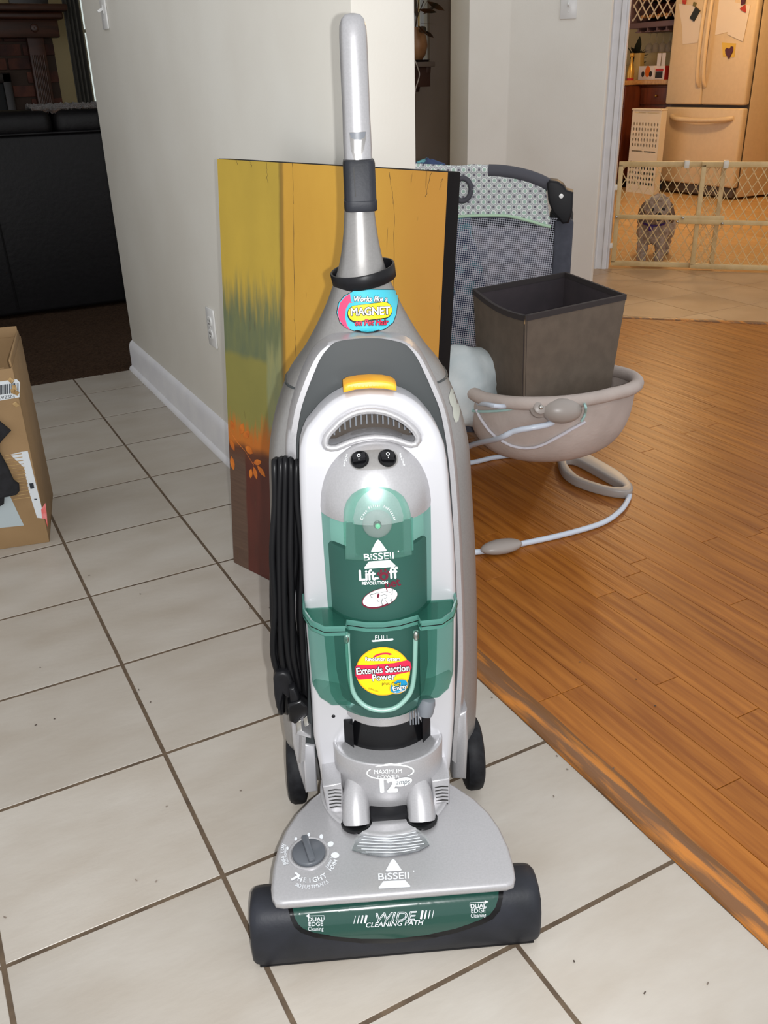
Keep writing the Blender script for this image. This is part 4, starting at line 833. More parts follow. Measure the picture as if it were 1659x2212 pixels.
# magnet sticker on the neck
mg = [(764,629),(800,626),(857,627),(858,650),(854,680),(848,697),(832,710),(812,717),(794,719),(768,716),(748,708),(736,697),(729,676),(733,655),(745,640),(757,634)]
vs_ = [v.co.copy() for v in shell.data.vertices]; ns_ = len(vs_); T_s2 = BVHTree.FromPolygons(vs_ + [v.co.copy() for v in rim.data.vertices], [tuple(p_.vertices) for p_ in shell.data.polygons] + [tuple(i_+ns_ for i_ in p_.vertices) for p_ in rim.data.polygons])
ms = dpoly('magnet_sticker', [(794+(u-794)*1.03, 672+(v-672)*1.03) for u, v in mg], T_s2, 'print_black', shell, 0.0008); dpoly('sticker_ground', mg, T_s2, 'print_teal', ms, 0.0012)
dpoly('sticker_arrow', [(757,635),(759,652),(763,654),(755,655),(748,668),(746,685),(750,702),(757,714),(744,706),(734,692),(731,674),(736,655),(746,642)], T_s2, 'print_pink', ms, 0.0016)
dpoly('sticker_pill_edge', [(x,y) for x, y in ell(769,679,18,19,0,90,270,14)+ell(828,671,18,19,0,-90,90,14)], T_s2, 'print_black', ms, 0.0016); dpoly('sticker_pill', [(x,y) for x, y in ell(770,677.5,17,17,0,90,270,14)+ell(828,670.5,17,17,0,-90,90,14)], T_s2, 'print_yellow', ms, 0.0019)
outlined('sticker_lettering', 'Works like a', 799, 647, 17, T_s2, ms, 0, 0.0018, 0.80, 0.25); outlined('sticker_lettering', 'MAGNET', 799, 674, 24, T_s2, ms, 2, 0.0024, 0.84); outlined('sticker_lettering', 'on Pet Hair', 801, 698, 18, T_s2, ms, 1, 0.0024, 0.82, 0.25, fill='print_red')
dtext('sticker_lettering', '2U944 (Z1095)', 797, 716, 4.5, T_s2, 'print_black', ms, 0, 0.0016)
# motor lettering
dtext('motor_lettering', 'MAXIMUM', 838, 1666, 12.5, T_mot, 'print_white', mot, 2, width=1.05, bold=0.01); dtext('motor_lettering', 'POWER', 838, 1677, 8.5, T_mot, 'print_white', mot, 3, width=1.5, bold=0.01, space=1.15)
dtext('motor_lettering', '12', 836, 1697, 40, T_mot, 'print_white', mot, 3, width=1.1, bold=0.06)
dpoly('motor_badge', ell(869,1688,21,9,-12,n=28), T_mot, 'print_white', mot, 0.0011); dtext('motor_lettering', 'amps', 869, 1688, 15, T_mot, 'grey_plastic', mot, 6, 0.0015, 1.0, shear=0.3)
dline('motor_swoosh', [(811,1655)]+[(p_[0],p_[1]) for p_ in ell(843,1667,50,15,-3,-100,45,20)], [1]+[3.0]*18+[2,1,0.5], T_mot, 'print_white', mot); dline('motor_swoosh', ell(843,1667,50,15,-3,90,215,18), [0.5]+[2.5]*17+[1], T_mot, 'print_white', mot)
# nozzle lettering
dtext('nozzle_lettering', 'WIDE', 851, 1981, 27, T_nw, 'print_grey', nw, 3, 0.0007, 1.3, 0.02, 0.25); dtext('nozzle_lettering_core', 'WIDE', 851, 1981, 27, T_nw, 'window_green', nw, 3, 0.0011, 1.3, -0.022, 0.25)
dtext('nozzle_lettering', 'CLEANING PATH', 851, 1995, 14.5, T_nw, 'print_grey', nw, 3, 0.0009, 1.12, 0.015, 0.25)
for u, w in ((766,1.2),(774,2),(782,3),(790,4.5)): dline('nozzle_stripe', [(u+2,1977-(u-780)*0.05),(u-2,1994-(u-780)*0.05)], w, T_nw, 'print_grey', nw)
for u, w in ((911,4.5),(919,3),(927,2),(935,1.2)): dline('nozzle_stripe', [(u+2,1966-(u-920)*0.05),(u-2,1984-(u-920)*0.05)], w, T_nw, 'print_grey', nw)
for (cx_, cy_, an, sg) in ((682,1994,1,-1),(1033,1965,3,1)):
    dtext('nozzle_lettering', 'DUAL', cx_, cy_-8, 12.5, T_nw, 'print_grey', nw, an, 0.0008, 1.05, 0.02); dtext('nozzle_lettering', 'EDGE', cx_, cy_+2, 12.5, T_nw, 'print_grey', nw, an, 0.0008, 1.05); dtext('nozzle_lettering', 'Cleaning', cx_, cy_+12, 12, T_nw, 'print_grey', nw, an, 0.0008, 0.8)
    y0_ = cy_-16; a_ = math.tan(math.radians(an)); dline('nozzle_arrow', [(cx_-sg*18,y0_+8+sg*18*a_),(cx_-sg*18,y0_+sg*18*a_),(cx_+sg*14,y0_-sg*14*a_)], 1.3, T_nw, 'print_grey', nw)
    dpoly('nozzle_arrow', [(cx_+sg*14,y0_-4-sg*14*a_),(cx_+sg*22,y0_-sg*22*a_),(cx_+sg*14,y0_+4-sg*14*a_)], T_nw, 'print_grey', nw)

# ================================================================== PLAYPEN
mk('pen_charcoal', rgb(66,68,78), 0.8, c2=rgb(58,60,70), scale=60); mk('pen_black', rgb(24,24,27), 0.5, spec=0.25); mk('piping_green', rgb(176,206,178), 0.7); mk('pen_pad', rgb(70,70,78), 0.7)
def pattern_mat():
    m = bpy.data.materials.new('pen_pattern'); m.use_nodes = True; MATS['pen_pattern'] = m
    nt = m.node_tree; N = nt.nodes; L = nt.links; b = N['Principled BSDF']; b.inputs['Roughness'].default_value = 0.85
    tc = N.new('ShaderNodeTexCoord'); mp = N.new('ShaderNodeMapping'); mp.inputs['Rotation'].default_value = (0, math.radians(45), 0); L.new(tc.outputs['Object'], mp.inputs[0])
    sp = N.new('ShaderNodeSeparateXYZ'); L.new(mp.outputs[0], sp.inputs[0])
    def mt(op, a, b_=0.0):
        n = N.new('ShaderNodeMath'); n.operation = op
        for k, q in enumerate((a, b_)):
            if isinstance(q, (int, float)): n.inputs[k].default_value = q
            else: L.new(q, n.inputs[k])
        return n.outputs[0]
    fx = mt('ABSOLUTE', mt('SUBTRACT', mt('FRACT', mt('MULTIPLY', sp.outputs['X'], 50.0)), 0.5)); fz = mt('ABSOLUTE', mt('SUBTRACT', mt('FRACT', mt('MULTIPLY', sp.outputs['Z'], 50.0)), 0.5))
    d2 = mt('SQRT', mt('ADD', mt('MULTIPLY', fx, fx), mt('MULTIPLY', fz, fz)))
    rp = N.new('ShaderNodeValToRGB'); e = rp.color_ramp; e.interpolation = 'CONSTANT'; e.elements[0].color = rgb(164,190,178); e.elements[1].position = 0.22; e.elements[1].color = rgb(224,228,226)
    for pos, c_ in ((0.36, rgb(150,152,160)), (0.44, rgb(196,200,200)), (0.56, rgb(104,100,112))): x = e.elements.new(pos); x.color = c_
    L.new(d2, rp.inputs[0]); L.new(rp.outputs[0], b.inputs['Base Color'])
pattern_mat()
def mesh_mat():
    m = bpy.data.materials.new('pen_mesh'); m.use_nodes = True; MATS['pen_mesh'] = m
    nt = m.node_tree; N = nt.nodes; L = nt.links; b = N['Principled BSDF']; b.inputs['Base Color'].default_value = rgb(176,178,188); b.inputs['Roughness'].default_value = 0.7
    tc = N.new('ShaderNodeTexCoord'); mp = N.new('ShaderNodeMapping'); mp.inputs['Rotation'].default_value = (0, math.radians(38), 0); L.new(tc.outputs['Object'], mp.inputs[0])
    ck = N.new('ShaderNodeTexChecker'); ck.inputs['Scale'].default_value = 240; ck.inputs[1].default_value = (1,1,1,1); ck.inputs[2].default_value = (0,0,0,1)
    sp = N.new('ShaderNodeSeparateXYZ'); L.new(mp.outputs[0], sp.inputs[0]); cb = N.new('ShaderNodeCombineXYZ'); L.new(sp.outputs['X'], cb.inputs[0]); L.new(sp.outputs['Z'], cb.inputs[1]); L.new(cb.outputs[0], ck.inputs[0])
    t = N.new('ShaderNodeBsdfTransparent'); t.inputs[0].default_value = (0.75,0.75,0.8,1); mx = N.new('ShaderNodeMixShader'); L.new(ck.outputs['Fac'], mx.inputs[0]); L.new(t.outputs[0], mx.inputs[1]); L.new(b.outputs[0], mx.inputs[2]); L.new(mx.outputs[0], N['Material Output'].inputs[0])
mesh_mat()
PA = math.radians(-37.7); P0 = at_z(1190, 978, 0)
pen = empty('playpen', P0, PA); tag(pen, 'folding baby playpen with grey mesh sides and patterned fabric band', 'playpen')
PM = Matrix.Translation(P0) @ Matrix.Rotation(PA, 4, 'Z'); PI_ = PM.inverted()
def pp(u, v, y=0.0): q = PI_ @ at_plane(u, v, PM @ Vector((0,y,0)), PM.to_3x3() @ Vector((0,1,0))); return q.x, q.z
PW, PD = 1.02, 0.24
def pen_plate(nm, pts, y0, y1, mat, bevel=0.003, sm=0, parent=None):
    me = plate([[pp(u, v) for u, v in pts]], 0, y1-y0, bevel, 2, sm); mapmesh(me, lambda p: Vector((p.x, y0+p.z, p.y))); return finish(nm, me, mat, parent or pen, 45)
xl = -PW
for (x, y) in ((0,0),(-PW,0),(0,PD),(-PW,PD)):
    MB().box((x-0.028,y-0.012,0.03),(x+0.024,y+0.03,0.70 if y == 0 else 0.62)).build('post', 'pen_charcoal', pen, bevel=0.008)
    MB().box((x-0.022,y-0.012,0.0),(x+0.018,y+0.028,0.035)).build('foot', 'pen_black', pen, bevel=0.006)
    if (x, y) != (0, 0): MB().box((x-0.04,y-0.02,0.60),(x+0.03,y+0.035,0.70)).build('corner_cap', 'pen_black', pen, bevel=0.015)
cap = pen_plate('corner_cap', [(1181,394),(1188,387),(1205,389),(1218,398),(1224,408),(1238,412),(1236,455),(1228,478),(1215,480),(1193,455),(1184,430)], -0.035, 0.04, 'pen_black', 0.006)
x, z = pp(1212, 420); MB().revolve([(0.0,0.0),(0.006,0.0),(0.006,0.002),(0.0,0.0025)], seg=14, M=Matrix.Translation((x,-0.036,z)) @ Matrix.Rotation(PI/2,4,'X')).build('release_button', 'plastic_white', cap)
# top rail, bowed, with pad
def rz(t): return 0.80 + 0.05*math.sin(PI*min(max(t,0),1))
zc = [pp(u, v) for u, v in ((1186,402),(1165,391),(1140,382),(1110,375),(1080,371),(1055,370),(1020,368),(985,371))]
rail = [(x, 0.0, z) for x, z in zc]; x0_, z0_ = zc[-1]
rail += [(x0_-0.15,0,z0_+0.008),(x0_-0.4,0,z0_+0.005),(-PW,0,0.775)]
MB().tube(spline(rail[5:], 4), 0.016, 12).build('top_rail', 'pen_pattern', pen, smooth=60); MB().tube(spline(rail[:6], 5), 0.0185, 14).build('rail_pad', 'pen_pad', pen, smooth=60)
for y in (PD,): MB().tube([(0,y,0.66),(-PW*0.25,y,0.665),(-PW*0.5,y,0.665),(-PW*0.75,y,0.665),(-PW,y,0.66)], 0.018, 12).build('top_rail', 'pen_charcoal', pen, smooth=60)
for x in (0, -PW): MB().tube([(x,0.03,0.70),(x,PD/2,0.68),(x,PD,0.665)], 0.018, 12).build('top_rail', 'pen_charcoal', pen, smooth=60)
topc = [(1178,404),(1165,394),(1140,385),(1110,378),(1080,373),(1055,371),(1020,369),(985,372)]; botc = [(1190,488),(1172,484),(1150,477),(1130,472),(1110,467),(1085,464),(1040,464),(990,466)]
def band(a, b):
    i = a*(len(topc)-1); k = min(int(i), len(topc)-2); f_ = i-k; t0 = [topc[k][q]*(1-f_)+topc[k+1][q]*f_ for q in (0,1)]; b0 = [botc[k][q]*(1-f_)+botc[k+1][q]*f_ for q in (0,1)]
    x, z = pp(t0[0]*(1-b)+b0[0]*b, t0[1]*(1-b)+b0[1]*b); return (x, -0.014, z)
mb = MB(); mb.grid(band, 40, 8); xe, ze = pp(985,372)[0], pp(985,372)[1]; xb_, zb_ = pp(990,466)
mb.grid(lambda a, b: (xe*(1-b)+xb_*b + a*(-PW+0.03-xe), -0.014, (ze*(1-b)+zb_*b) - 0.03*a), 12, 4); mb.build('fabric_band', 'pen_pattern', pen, solid=0.003)
pq = [(x, -0.0165, z) for x, z in [pp(u, v) for u, v in botc]]; pq += [(-PW+0.03, -0.0165, zb_-0.03)]
MB().tube(spline(pq, 4), 0.0042, 8).build('piping', 'piping_green', pen, smooth=60)
MB().box((-PW+0.02,-0.004,0.13),(-0.02,-0.0025,0.705)).build('mesh_panel', 'pen_mesh', pen); MB().box((-PW+0.02,PD,0.13),(-0.02,PD+0.0015,0.66)).build('mesh_panel', 'pen_mesh', pen)
for x in (0, -PW): MB().box((x-0.001,0.02,0.13),(x+0.001,PD-0.01,0.66)).build('mesh_panel', 'pen_mesh', pen)
MB().box((-PW+0.02,-0.006,0.06),(-0.02,0.0,0.14)).build('lower_band', 'pen_charcoal', pen, bevel=0.002); MB().box((-PW+0.02,0.0,0.09),(-0.02,PD,0.13)).build('mattress', 'pen_charcoal', pen, bevel=0.01)
x, z = pp(1000, 408); mb = MB(); ring = [(x+0.024*math.cos(2*PI*k/24), -0.019, z+0.030*math.sin(2*PI*k/24)) for k in range(25)]; mb.tube(ring, 0.0075, 10, cap=False); mb.build('ring_handle', 'pen_pad', pen, smooth=60)
# inside the playpen: a heap of blankets, a green plush toy
def lump(name, c, r, mat, label, cat, amp=0.25, seed=1, group=None, rot=0):
    rnd = random.Random(seed); ph = [(rnd.uniform(2,6), rnd.uniform(2,6), rnd.uniform(0,6)) for _ in range(5)]; rings = []
    for k in range(15):
        t = -PI/2 + PI*(0.02+0.96*k/14); g_ = []
        for i in range(28):
            a = 2*PI*i/28; w = 1 + amp*sum(math.sin(p_[0]*a*1.0//1 + p_[1]*t + p_[2]) if False else math.sin(round(p_[0])*a + p_[1]*t + p_[2]) for p_ in ph)/5
            g_.append(Matrix.Rotation(rot,3,'Z') @ Vector((r[0]*math.cos(t)*math.cos(a)*w, r[1]*math.cos(t)*math.sin(a)*w, r[2]*math.sin(t)*(0.85+0.15*w))) + Vector(c))
        rings.append(g_)
    return tag(MB().loft(rings).build(name, mat, smooth=70), label, cat, group)
mk('blanket_teal', rgb(120,190,196), 0.9, c2=rgb(58,74,110), scale=26, lo=0.46, hi=0.5); mk('plush_green', rgb(110,140,64), 0.9, c2=rgb(70,96,44), scale=40)
mk('blanket_yellow', rgb(206,186,70), 0.9, c2=rgb(70,110,140), scale=22, lo=0.5, hi=0.54)
q = at_plane(925, 395, PM @ Vector((0,0.12,0)), PM.to_3x3() @ Vector((0,1,0))); zb = 0.13
lump('folded_blanket', (q.x, q.y, at_plane(925,344,q,PM.to_3x3() @ Vector((0,1,0))).z-0.36), (0.16,0.06,0.36), 'blanket_teal', 'teal patterned blanket heaped inside the playpen', 'blanket', 0.22, 3, rot=PA)
q = at_plane(968, 392, PM @ Vector((0,0.42,0)), PM.to_3x3() @ Vector((0,1,0)))
lump('plush_toy', (q.x, q.y, 0.40), (0.10,0.09,0.40), 'plush_green', 'green plush toy standing behind the playpen', 'toy', 0.3, 8, rot=PA)

# ================================================================== FABRIC STORAGE BIN ON THE BOUNCER
mk('bin_fabric', rgb(102,90,78), 0.85, c2=rgb(93,82,71), scale=30, bump=0.08, bscale=300); mk('bin_inside', rgb(62,54,58), 0.9, c2=rgb(52,46,50), scale=14); mk('bin_binding', rgb(50,44,44), 0.85)
ZT, ZB = 0.565, 0.305
K = [at_z(u, v, ZT) for u, v in ((1135,683),(1353,637),(1222,588),(1022,625))]
cen_ = sum(K, Vector())/4; bc = Vector((cen_.x, cen_.y, ZB)); sbin = empty('storage_bin', bc); tag(sbin, 'brown fabric storage bin standing open on the baby bouncer', 'storage bin')
top = [k - bc for k in K]; bot = [Vector((p.x*0.90, p.y*0.90, 0)) for p in top]
for i in range(4):
    a, b, c_, d_ = top[i], top[(i+1)%4], bot[(i+1)%4], bot[i]; nrm = (b-a).cross(d_-a).normalized(); 
    if nrm.dot(a+b) > 0: nrm = -nrm
    P_ = []; 
    def wpt(s_, t_): 
        base = (a*(1-s_)+b*s_)*(1-t_) + (d_*(1-s_)+c_*s_)*t_; return base - nrm*0.004*math.sin(PI*s_)*math.sin(PI*t_) + Vector((0,0,-0.012*math.sin(PI*s_)*(1-t_) if i == 3 else 0))
    mb = MB(); mb.grid(wpt, 10, 8); w_ = mb.build('side_panel', 'bin_fabric', sbin, smooth=50); 
    mi = MB(); mi.grid(lambda s_, t_: wpt(s_, t_) + nrm*0.005, 10, 8); mi.build('lining', 'bin_inside', w_, smooth=50)
    ed = [wpt(k/10, 0) + nrm*0.0025 for k in range(11)]; mt_ = MB()
    for k in range(10): mt_.add([ed[k]-nrm*0.004+Vector((0,0,0.001)), ed[k]+nrm*0.004+Vector((0,0,0.001)), ed[k+1]+nrm*0.004+Vector((0,0,0.001)), ed[k+1]-nrm*0.004+Vector((0,0,0.001)), ed[k]-nrm*0.004-Vector((0,0,0.012)), ed[k]+nrm*0.004-Vector((0,0,0.012)), ed[k+1]+nrm*0.004-Vector((0,0,0.012)), ed[k+1]-nrm*0.004-Vector((0,0,0.012))], [(0,1,2,3),(0,3,7,4),(1,5,6,2)])
    mt_.build('binding', 'bin_binding', sbin)
MB().prism([(p.x, p.y) for p in bot][::-1], 0.0, 0.006).build('bin_base', 'bin_inside', sbin)
q = at_plane(1133, 674, K[0], (K[2]-K[0]).normalized()) - bc; MB().box((-0.008,-0.001,-0.006),(0.008,0.001,0.004), Matrix.Translation(top[0]*0.965 + Vector((0,0,-0.004))) @ Matrix.Rotation(0.5,4,'Z')).build('care_tag', 'cardboard', sbin)

# ================================================================== BABY BOUNCER
mk('bouncer_cloth', rgb(190,178,171), 0.9, c2=rgb(178,166,159), scale=12, bump=0.1, bscale=120); mk('bouncer_tube', rgb(206,216,230), 0.3); mk('bouncer_grey', rgb(160,152,146), 0.35); mk('strap_mint', rgb(170,206,202), 0.7); mk('liner_blue', rgb(204,212,214), 0.9, c2=rgb(184,196,200), scale=14, bump=0.5, bscale=14); mk('cloth_trim', rgb(206,204,212), 0.8)
bz = Vector((bc.x, bc.y, 0)); bo = empty('baby_bouncer', bz); tag(bo, 'beige fabric baby bouncer with pale tube frame under the storage bin', 'baby bouncer')
def lb(p): return Vector(p) - bz
RX = (K[1]-K[0]).normalized(); ang = math.atan2(RX.y, RX.x); Rr_ = Matrix.Rotation(ang, 3, 'Z')
ax_, ay_ = 0.232, 0.205; bcx = Rr_ @ Vector((0.0, -0.03, 0))
def bowl(a, t, push=0.0):
    r = math.sin(t*PI/2)**0.42; x, y = (ax_+push)*r*math.cos(a), (ay_+push)*r*math.sin(a)
    z = 0.335 - 0.185*math.cos(t*PI/2)**0.8 - 0.02*max(0, math.cos(a))*t*t + 0.015*max(0,-math.sin(a))*t
    return bcx + Rr_ @ Vector((x, y, 0)) + Vector((0,0,z))
mb = MB(); mb.grid(lambda a, b: bowl(2*PI*a, 0.06+0.94*b), 56, 14); seat = mb.build('seat_sling', 'bouncer_cloth', bo, smooth=70, solid=0.006)
MB().tube([bowl(2*PI*k/56, 1.0, 0.004)+Vector((0,0,0.004)) for k in range(57)], 0.017, 12, cap=False).build('seat_rim', 'bouncer_cloth', bo, smooth=70)
me = seat.data; T_seat = BVHTree.FromPolygons([v.co.copy() for v in me.vertices], [tuple(p.vertices) for p in me.polygons])
def sh(u, v, lift=0.004):
    d = ray(u, v).normalized(); h = T_seat.ray_cast(CAM - bz, d)
    if h[0] is None: return None
    n = h[1] if h[1].dot(d) < 0 else -h[1]; return h[0] + n*lift
def seat_line(nm, pts, r, mat):
    q = [sh(u, v) for u, v in [(p.x, p.y) for p in spline([(a, b, 0) for a, b in pts], 5)]]; q = [p for p in q if p]
    if len(q) > 2: MB().tube(q, r, 6).build(nm, mat, bo, smooth=60)
seat_line('seam_trim', [(1032,884),(1042,905),(1062,932),(1085,950),(1110,962),(1140,966),(1170,960),(1205,942),(1240,922),(1262,910)], 0.004, 'cloth_trim')
seat_line('seat_strap', [(1000,884),(1040,888),(1085,886),(1115,880)], 0.0035, 'strap_mint')
def bpos(u, v, dy): return at_plane(u, v, bz + Vector((0,0,0)) , (0,1,0)) if False else None
def near(u, v, back):        # point in front of the sling, 'back' metres short of it
    d = ray(u, v).normalized(); h = T_seat.ray_cast(CAM - bz, d); return (h[0] if h[0] is not None else lb(at_z(u, v, 0.2))) - d*back
c_ = near(1213, 886, 0.012); Mv = Matrix.Translation(c_) @ m3.to_4x4()
MB().sphere((0,0,0), (0.050,0.033,0.028), M=Mv, seg=24, rows=14).build('vibration_unit', 'bouncer_grey', bo, smooth=70)
c2_ = near(1166, 881, 0.010); Mv2 = Matrix.Translation(c2_) @ m3.to_4x4()
hub = MB().revolve([(0.0,-0.012),(0.024,-0.012),(0.024,0.004),(0.018,0.008),(0.016,0.014),(0.010,0.016),(0.0,0.016)], seg=24, M=Mv2).build('hinge_hub', 'bouncer_grey', bo, smooth=40); MB().sphere((0,0,0.016), (0.006,0.006,0.003), M=Mv2, seg=12, rows=6).build('screw', 'steel', hub, smooth=60)
MB().tube(spline([near(1236,858,0.02), near(1262,872,0.018), near(1264,893,0.018), near(1256,910,0.012)],5), 0.0035, 8).build('seat_strap', 'strap_mint', bo, smooth=60)
# frame: one bent tube from hub to floor and round
tr = 0.0075
vback = lambda u, v: lb(at_z(u, v, tr))
f1 = [near(1195,912,0.012), near(1180,918,0.02), near(1150,924,0.03), near(1110,932,0.035), near(1075,948,0.035)]
fl = lb(at_z(960, 1005, tr)); f1 += [(f1[-1]*0.5 + fl*0.5) + Vector((0,0,0.02)), fl]
MB().tube(spline(f1, 8), tr, 10).build('frame_tube', 'bouncer_tube', bo, smooth=60)
MB().tube(spline([fl, vback(1020,999), vback(1070,988), vback(1130,983), vback(1210,984)], 8), tr, 10).build('frame_tube', 'bouncer_tube', bo, smooth=60)
MB().tube(spline([vback(1360,1062), vback(1357,1078), vback(1340,1103), vback(1300,1130), vback(1220,1154), vback(1120,1176), vback(1035,1192), vback(960,1196)], 8), tr, 10).build('frame_tube', 'bouncer_tube', bo, smooth=60)
MB().tube(spline([near(1140,868,0.008), near(1090,878,0.02), near(1040,872,0.02), near(1000,868,0.015)],5), tr*0.8, 8).build('frame_tube', 'bouncer_tube', bo, smooth=60)
fo = [(1204,990),(1212,979),(1232,976),(1260,983),(1300,1004),(1340,1028),(1362,1050),(1366,1064),(1354,1070),(1315,1066),(1270,1054),(1235,1040),(1212,1020)]; fh = [(1224,1006),(1228,998),(1244,1000),(1275,1016),(1310,1036),(1345,1057),(1320,1059),(1285,1050),(1252,1037),(1234,1022)]
me = plate([[(lb(at_z(u, v, 0.012)).x, lb(at_z(u, v, 0.012)).y) for u, v in pl_] for pl_ in (fo, fh)], 0.0, 0.026, 0.006, 3, 4); finish('foot_loop', mapmesh(me, lambda p: p), 'bouncer_grey', bo, 50)
pc = lb(at_z(1083, 1184, 0.012)); pa = math.atan2((vback(1130,1175)-vback(1040,1192)).y, (vback(1130,1175)-vback(1040,1192)).x)
MB().sphere((0,0,0), (0.056,0.026,0.017), M=Matrix.Translation((pc.x,pc.y,0.0165)) @ Matrix.Rotation(pa,4,'Z'), seg=24, rows=12).build('foot_pad', 'bouncer_grey', bo, smooth=70)
lc = bcx + Rr_ @ Vector((-0.19, 0.12, 0)); rg = []
MB().sphere((0,0,0), (0.10,0.09,0.11), M=Matrix.Translation(lc + Vector((0,0,0.33))) @ Matrix.Rotation(ang,4,'Z'), seg=24, rows=12).map(lambda p: p + Vector((0.008*math.sin(p.z*70), 0.006*math.sin(p.x*60+p.z*50), 0.006*math.sin(p.x*80)))).build('seat_liner', 'liner_blue', bo, smooth=70)

# ================================================================== BABY GATE
mk('gate_plastic', rgb(218,190,138), 0.45, c2=rgb(206,176,124), scale=20); mk('gate_clip', rgb(222,216,204), 0.3)
gy = s0 + 0.03        # inside the doorway
gate = empty('baby_gate', MW @ Vector((gl, gy, 0))); gate.rotation_euler = (0,0,-PI/4); tag(gate, 'cream expanding plastic baby gate closing the kitchen doorway', 'baby gate')
GW = 1.045; sL = s45(1540,590)[0]-gl; sR = s45(1488,590)[0]-gl
def bar(nm, x0, z0_, x1, z1_, y, w, t, par=gate, mat='gate_plastic'):
    d = Vector((x1-x0,0,z1_-z0_)); n = Vector((-d.z,0,d.x)).normalized()*w/2; mb = MB(); P_ = [Vector((x0,y,z0_))+n, Vector((x1,y,z1_))+n, Vector((x1,y,z1_))-n, Vector((x0,y,z0_))-n]
    mb.add([p - Vector((0,t/2,0)) for p in P_] + [p + Vector((0,t/2,0)) for p in P_], [(0,1,2,3),(7,6,5,4),(0,4,5,1),(1,5,6,2),(2,6,7,3),(3,7,4,0)]); return mb.build(nm, mat, par, bevel=0.003)
for (xa, xb, y) in ((0.012, sL, 0.012), (sR, GW-0.008, -0.012)):
    bar('top_rail', xa, 0.585, xb, 0.585, y, 0.03, 0.02); bar('bottom_rail', xa, 0.027, xb, 0.027, y, 0.03, 0.02)
    bar('stile', xa+0.013, 0.03, xa+0.013, 0.585, y, 0.026, 0.02); bar('stile', xb-0.013, 0.03, xb-0.013, 0.585, y, 0.026, 0.02)
    lm = MB(); k0 = xa - 0.5; 
    while k0 < xb + 0.5:
        for sg in (1, -1):
            za, zb2 = 0.04, 0.572; dx = (zb2-za)/1.62*sg; pa_, pb_ = Vector((k0,za)), Vector((k0+dx,zb2))
            # clip to the frame
            t0_, t1_ = 0.0, 1.0
            for lim, side in ((xa+0.02, 1), (xb-0.02, -1)):
                f0, f1_ = side*(pa_.x-lim), side*(pb_.x-lim)
                if f0 < 0 and f1_ < 0: t0_ = 2
                elif f0 < 0: t0_ = max(t0_, f0/(f0-f1_))
                elif f1_ < 0: t1_ = min(t1_, f0/(f0-f1_))
            if t0_ < t1_:
                a, b = pa_.lerp(pb_, t0_), pa_.lerp(pb_, t1_); d = (b-a).normalized(); n = Vector((-d.y, d.x))*0.0022
                yy_ = y + 0.002*sg; P_ = [(a.x+n.x,yy_-0.002,a.y+n.y),(b.x+n.x,yy_-0.002,b.y+n.y),(b.x-n.x,yy_-0.002,b.y-n.y),(a.x-n.x,yy_-0.002,a.y-n.y)]
                lm.add(P_ + [(q_[0], yy_+0.002, q_[2]) for q_ in P_], [(0,1,2,3),(7,6,5,4),(0,4,5,1),(1,5,6,2),(2,6,7,3),(3,7,4,0)])
        k0 += 0.052
    lt = lm.build('lattice', 'gate_plastic', gate); lt['kind'] = 'stuff'
xa, za = s45(1316,468)[0]-gl, s45(1316,468)[1]; xb, zb2 = s45(1565,470)[0]-gl, s45(1565,470)[1]
bar('lock_bar', max(xa,0.02), za, xb, zb2-0.004, -0.03, 0.026, 0.014); xa, za = s45(1465,478)[0]-gl, s45(1465,478)[1]; bar('lock_bar', xa, za, GW-0.02, za-0.004, -0.032, 0.026, 0.014)
for u, v in ((1475,470),(1332,468),(1463,478),(1560,482)):
    x, z = s45(u, v); MB().sphere((x-gl,-0.042,z), 0.008, seg=12, rows=8).build('lock_pin', 'steel', gate, smooth=60)
for x, z in ((0.0,0.46),(0.0,0.13),(GW,0.46),(GW,0.13)): MB().box((x-0.012,-0.015,z-0.015),(x+0.014,0.015,z+0.015)).build('wall_bumper', 'gate_clip', gate, bevel=0.004)
for u in (1485,1570): x = s45(u,345)[0]-gl; MB().box((x-0.014,-0.03,0.565),(x+0.014,0.024,0.606)).build('rail_clip', 'gate_clip', gate, bevel=0.003)

# ================================================================== DOG BEHIND THE GATE
mk('dog_fur', rgb(196,180,164), 0.95, c2=rgb(152,132,114), scale=30, bump=0.8, bscale=120, sheen=0.3); mk('dog_dark', rgb(26,22,22), 0.3); mk('tag_purple', rgb(64,34,120), 0.4); mk('dog_ear', rgb(134,112,94), 0.95, c2=rgb(112,92,78), scale=40, bump=0.8, bscale=120)
dp = at_z(1402, 571, 0) + Vector((n45.x, n45.y, 0))*0.06; dv = (CAM - dp); da = math.atan2(dv.y, dv.x) + PI/2
dog = empty('dog', dp, da); tag(dog, 'small shaggy grey-brown dog standing behind the baby gate', 'dog')
